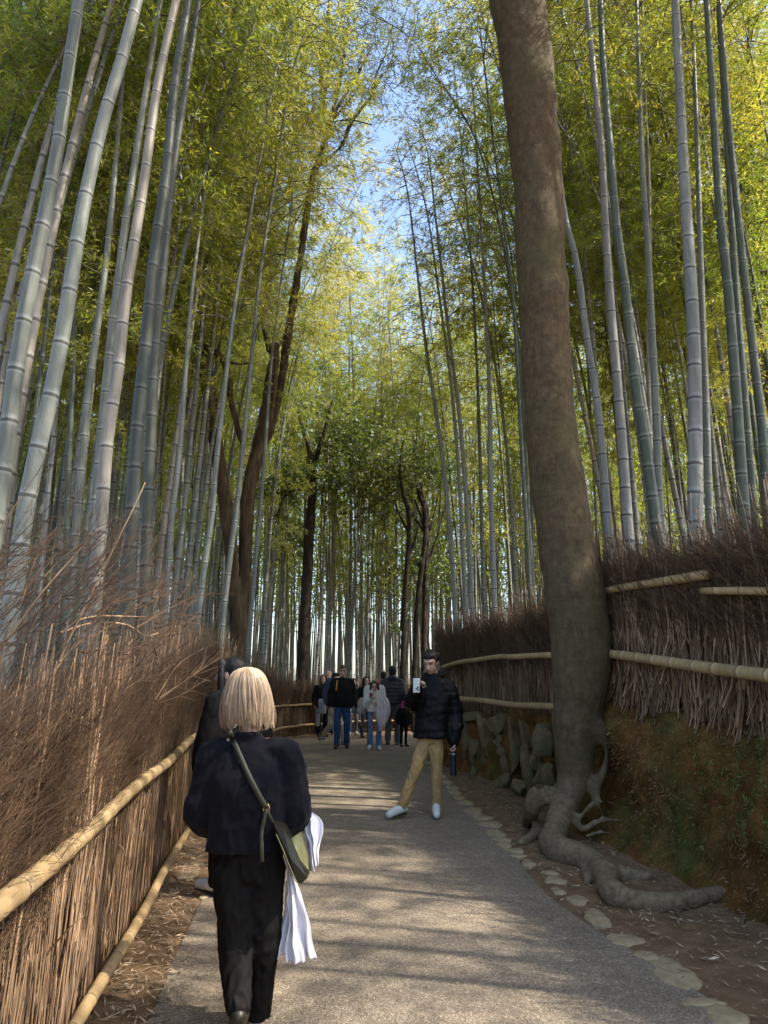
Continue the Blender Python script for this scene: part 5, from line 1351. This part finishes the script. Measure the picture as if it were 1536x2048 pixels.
V, fs = slabpoly([(577, 1680, .02), (596, 1668, .06), (605, 1690, .06), (612, 1720, .06), (616, 1750, .05), (611, 1756, .0), (600, 1728, -.01), (586, 1700, .0)], Yb-.13, (.01, .06, .0))
part('side_panel', V, fs, M_OLIVL, ES)
V, fs = tubes(smooth_path([P(x, y, Yb-.178) for x, y in [(552, 1668), (566, 1700), (580, 1735), (593, 1764), (597, 1769)]], 16)[None], np.full((1, 16), .0028), 6); part('piping', V, fs, M_OLIVL, ES)
# the white garment over her arm: two hanging drapes of one cloth
def drape(rows, Yf, name, parent, pl=5, amp=.018, seed=0, nu=46, nv=40, th=.012):
    """rows: (y, xl, xr) px; pleated thick cloth"""
    r_ = smooth_path(rows, nv); u = np.linspace(0, 1, nu)
    A = np.empty((nv, nu, 3))
    for i, (y, xl, xr) in enumerate(r_):
        v = i/(nv-1)
        for j, uu in enumerate(u):
            p = P(xl+(xr-xl)*uu, y, Yf)
            ph = uu*pl*2*math.pi + mnoise.noise(Vector((uu*3, v*1.5, seed)))*4.5 + v*1.2
            amp_ = amp*(.35+.65*v)
            p[1] += amp_*math.sin(ph) + .035*math.sin(uu*math.pi)*-1 + mnoise.noise(Vector((uu*6, v*6, seed+4)))*.008
            p[2] += (.012*math.sin(ph*.5+seed) + .02*mnoise.noise(Vector((uu*5, seed, 0))))*v; p[0] += .014*mnoise.noise(Vector((uu*4, v*4, seed+9)))*min(1, v*3)
            A[i, j] = p
    B = A + np.array([0, th, 0])
    V = np.vstack([A.reshape(-1, 3), B.reshape(-1, 3)]); idx = np.arange(nu*nv).reshape(nv, nu); o_ = nu*nv
    q1 = np.stack([idx[:-1, :-1], idx[1:, :-1], idx[1:, 1:], idx[:-1, 1:]], -1).reshape(-1, 4); q2 = q1[:, ::-1]+o_
    lp = np.concatenate([idx[0, :-1], idx[:-1, -1], idx[-1, :0:-1], idx[:0:-1, 0]]); lp2 = np.roll(lp, -1)
    q3 = np.stack([lp, lp2, lp2+o_, lp+o_], 1)
    return V, [np.vstack([q1, q2, q3])]
EG = empty('white_garment', tuple(P(612, 1700, Yb)), 'white fleecy garment draped over the fair-haired person’s right arm and hanging below the bag'.replace('’', "'"), 'garment')
V1 = drape([(1617, 597, 606), (1628, 600, 630), (1642, 603, 645), (1662, 606, 646), (1682, 611, 643), (1700, 616, 638), (1722, 623, 637), (1735, 628, 635)], Yb+.07, 'd', EG, 2.5, .022, 2)
V2 = drape([(1726, 574, 585), (1760, 572, 592), (1790, 572, 603), (1820, 568, 612), (1850, 563, 618), (1880, 559, 624), (1903, 558, 629), (1917, 556, 633)], Yb+.02, 'd', EG, 3, .028, 7)
V, fs = V1; part('upper_fold', V, fs, M_WHITE, EG)
V, fs = V2; part('hanging_fold', V, fs, M_WHITE, EG)

# ---- dark-haired woman beside her, looking left
Yd = 5.45
L2 = np.array([P(462, 1600, Yd)[0], Yd, .02])
q = lambda x, y, dy=0: P(x, y, Yd+dy)-L2
person('person with long dark hair and dark coat half hidden behind the fair-haired one', L2, .93, math.pi*1.25, dict(head=q(461, 1350), neck=q(458, 1388, .02), chest=q(462, 1450)), top=(M_BLKT, .05, .62), legs=(M_BLKT, .09, .07, .06), shoe=M_SHOEW,
       hair=('long', M_HBLK), vox=.012, head_f=-math.pi*.56, inner=None)
V, fs = loft([(P(462, 1455, Yd-.10), .05, .06), (P(464, 1425, Yd-.09), .055, .05), (P(466, 1400, Yd-.06), .045, .04)], 0)
tag(link('scarf', blob_mesh('scarf', V-P(464, 1428, Yd-.08), fs, .01, 2, foldn(.008, (12, 12, 12))), M_KNIT, None, tuple(P(464, 1428, Yd-.08))), 'grey and white striped knit scarf behind the fair head', 'scarf')

# ---- the walkers farther on
def at_(x, Y, z=.02): return np.array([P(x, 1450, Y)[0], Y, z])
W = 'walkers at the far end of the path'
Yk = 16.5
def stride(f, h, a=.16, s=1):
    J, lat, fw = default_pose(h, f); o = {}
    for i, k in ((0, a*s), (1, -a*s)):
        o[f'kn{i}'] = J[f'kn{i}']+fw*(k*.7+.05); o[f'an{i}'] = J[f'an{i}']+fw*k+np.array([0, 0, .02 if k < 0 else 0]); o[f'to{i}'] = J[f'to{i}']+fw*k*(1.0 if k > 0 else .9)+np.array([0, 0, 0])
    return o
E, J, hp, tilt, ax = person('person with glasses in a black jacket and dark blue jeans walking towards the camera', at_(684, Yk), 1.03, .05, stride(.05, 1.03, .1, 1), top=(M_BLKT, .05, .87), legs=(M_JEANS, .098, .076, .066), shoe=M_SHOEB, hair=('short', M_HBRN), vox=.014, group=W, faceparts=True, fat=1.12, belly=.03, collar=True)
LL = at_(684, Yk)
EGl = empty('glasses', tuple(LL+hp(0, .1, .01)), 'dark rimmed glasses on the walker in blue jeans', 'glasses')
for s_ in (-1, 1):
    an = np.linspace(0, 2*np.pi, 11); c = hp(.031*s_, .100, .012)+LL
    V, fs = tubes((np.stack([np.cos(an)*.026, np.zeros(11), np.sin(an)*.014], 1)+c)[None], np.full((1, 11), .0028), 5); part('rim', V, fs, M_PHB, EGl)
V, fs = ribbon([hp(-.10, .10, -.17)+LL, hp(-.115, .13, -.28)+LL, hp(-.12, .13, -.36)+LL], .03, .01); 
tag(part('backpack_strap', V, fs, M_ORNG, None), 'orange strap over the shoulder of the walker in blue jeans', 'strap')

Yk = 16.2; LL = at_(749, Yk)
q = lambda x, y, dy=0: P(x, y, Yk+dy)-LL
ov = stride(0, .93, .07, -1); ov.update(el0=q(731, 1413, .0), wr0=q(741, 1397, -.2), el1=q(768, 1412, 0), wr1=q(755, 1409, -.24), head=q(749, 1374, -.04))
E, J, hp, tilt, ax = person('long-haired person in an off-white cardigan and flared jeans reading a phone', LL, .93, 0, ov, top=(M_CARDI, .03, .86), legs=(M_JEANL, .078, .058, .085), shoe=M_SHOEW, hair=('long', M_HDRK), vox=.013, group=W, look=.16, inner=M_CREAM, fat=.95, faceparts=True, hands=((1.2, 1), (.8, -1)))
V, fs = box_round(P(742, 1391, Yk-.26), .034, .006, .065, 0, .4, .01); tag(part('phone', V, fs, plain('red_phone_case', (.25, .05, .06), .4), None), 'dark red phone held by the off-white cardigan wearer', 'phone')
V, fs = drape([(1392, 758, 770), (1402, 753, 778), (1420, 751, 781), (1438, 752, 777), (1450, 757, 771), (1462, 757, 765)], Yk-.24, 'd', None, 3.2, .03, 3, 40, 36, .05)
c = P(762, 1425, Yk-.22)
tag(link('pink_jacket', mesh('pink_jacket', V-c, fs), M_PINKW, None, tuple(c)), 'shiny pale pink jacket carried over the arm of the cardigan wearer', 'jacket', None)
rs_ = [ell(P(x, y, Yk+.12), (a/84, .08, b/84)) for x, y, a, b in ((724, 1408, 9, 12), (722, 1420, 8, 10))]
V, fs = join(*rs_); c = P(724, 1413, Yk+.12)
tag(link('tote_bag', blob_mesh('tote_bag', V-c, fs, .013, 1, foldn(.015, (12, 12, 12))), plain('beige_bag_cloth', (.42, .34, .27), .9), None, tuple(c)), 'pale patterned bag hanging behind the cardigan wearer at the left', 'bag')

Yk = 17.4; LL = at_(785, Yk)
person('person seen from behind in a charcoal quilted jacket and grey trousers', LL, 1.03, math.pi-.1, stride(math.pi-.1, 1.03, .04, 1), top=(M_PUFG, .05, .90), legs=(M_GREYP, .092, .075, .070), shoe=M_SHOEG, hair=('short', M_HBLK), vox=.014, group=W, hood=True,
       topfold=lambda co: .014*np.abs(np.sin(co[:, 2]*math.pi/.085))**.5-.007)
Yk = 17.6; LL = at_(668, Yk)
q = lambda x, y, dy=0: P(x, y, Yk+dy)-LL
ov = dict(pelvis=q(668, 1425), hip0=q(664, 1428), hip1=q(674, 1428), kn0=q(660, 1450, -.1), an0=q(647, 1470, .15), to0=q(641, 1478, .05), kn1=q(683, 1453, -.1), an1=q(686, 1482, -.1), to1=q(687, 1488, -.25), head=q(672, 1358, -.02))
person('person in a navy jacket and cream trousers striding behind the one in blue jeans', LL, 1.04, .7, ov, top=(M_NAVY, .04, .88), legs=(M_CREAM, .085, .066, .060), shoe=M_SHOEG, hair=('short', M_HBLK), vox=.014, group=W)
Yk = 20.0; LL = at_(644, Yk)
person('person with long light brown hair in black by the left fence', LL, .93, .25, None, top=(M_BLKT, .03, .82), legs=(M_BLKT, .09, .075, .08), shoe=M_SHOEB, hair=('long', M_HBRN), vox=.015, group=W, faceparts=False, hands=((.8, 1), (.8, -1)))
c = P(644, 1413, Yk-.22)
V, fs = box_round((0, 0, 0), .11, .05, .2, 0, 0, .045); gb = link('grey_bag', mesh('grey_bag', V, fs), M_GREYB, None, tuple(c)); tag(gb, 'grey fabric bag held in front by the person in black at the left', 'bag')
V, fs = loft([(P(636, 1416, Yk-.1)-c, .06, .05), (P(635, 1440, Yk-.1)-c, .07, .04), (P(635, 1452, Yk-.1)-c, .05, .03)], 0)
tag(link('grey_scarf', blob_mesh('grey_scarf', V, fs, .014, 1, foldn(.01)), M_GREYB, None, tuple(c)), 'grey garment hanging beside the grey bag', 'garment')
Yk = 21.0; person('bald person behind the others at the left, mostly hidden', at_(656, Yk), 1.0, .1, None, top=(M_CREAM, .03, .85), legs=(M_JEANS, .09, .07, .06), hair=('bald', None), vox=.016, group=W)
Yk = 20.6; person('person in light faded jeans hidden behind the walker with glasses', at_(706, Yk), .88, .1, stride(.1, .88, .1, 1), top=(M_NAVY, .03, .86), legs=(M_JEANL, .08, .06, .055), shoe=M_SHOEW, hair=('short', M_HBRN), vox=.016, group=W)
Yk = 19.6; person('person with long black hair and a black top just left of the cardigan wearer', at_(731, Yk), .90, .35, None, top=(M_BLKT, .03, .86), legs=(M_JEANS, .08, .06, .055), hair=('long', M_HBLK), vox=.016, group=W)
Yk = 20.2; person('person in a red top partly hidden by the charcoal jacket', at_(767, Yk), .98, math.pi, None, top=(M_RED, .03, .86), legs=(M_BLKT, .08, .06, .055), hair=('short', M_HBLK), vox=.016, group=W)
Yk = 17.0; person('small child in dark clothes with a magenta hat beside the path edge', at_(807, Yk), .57, .4, None, top=(M_BLKT, .04, .80), legs=(M_BLKT, .085, .07, .06), hair=('bob', M_PINK), vox=.012, group=W)
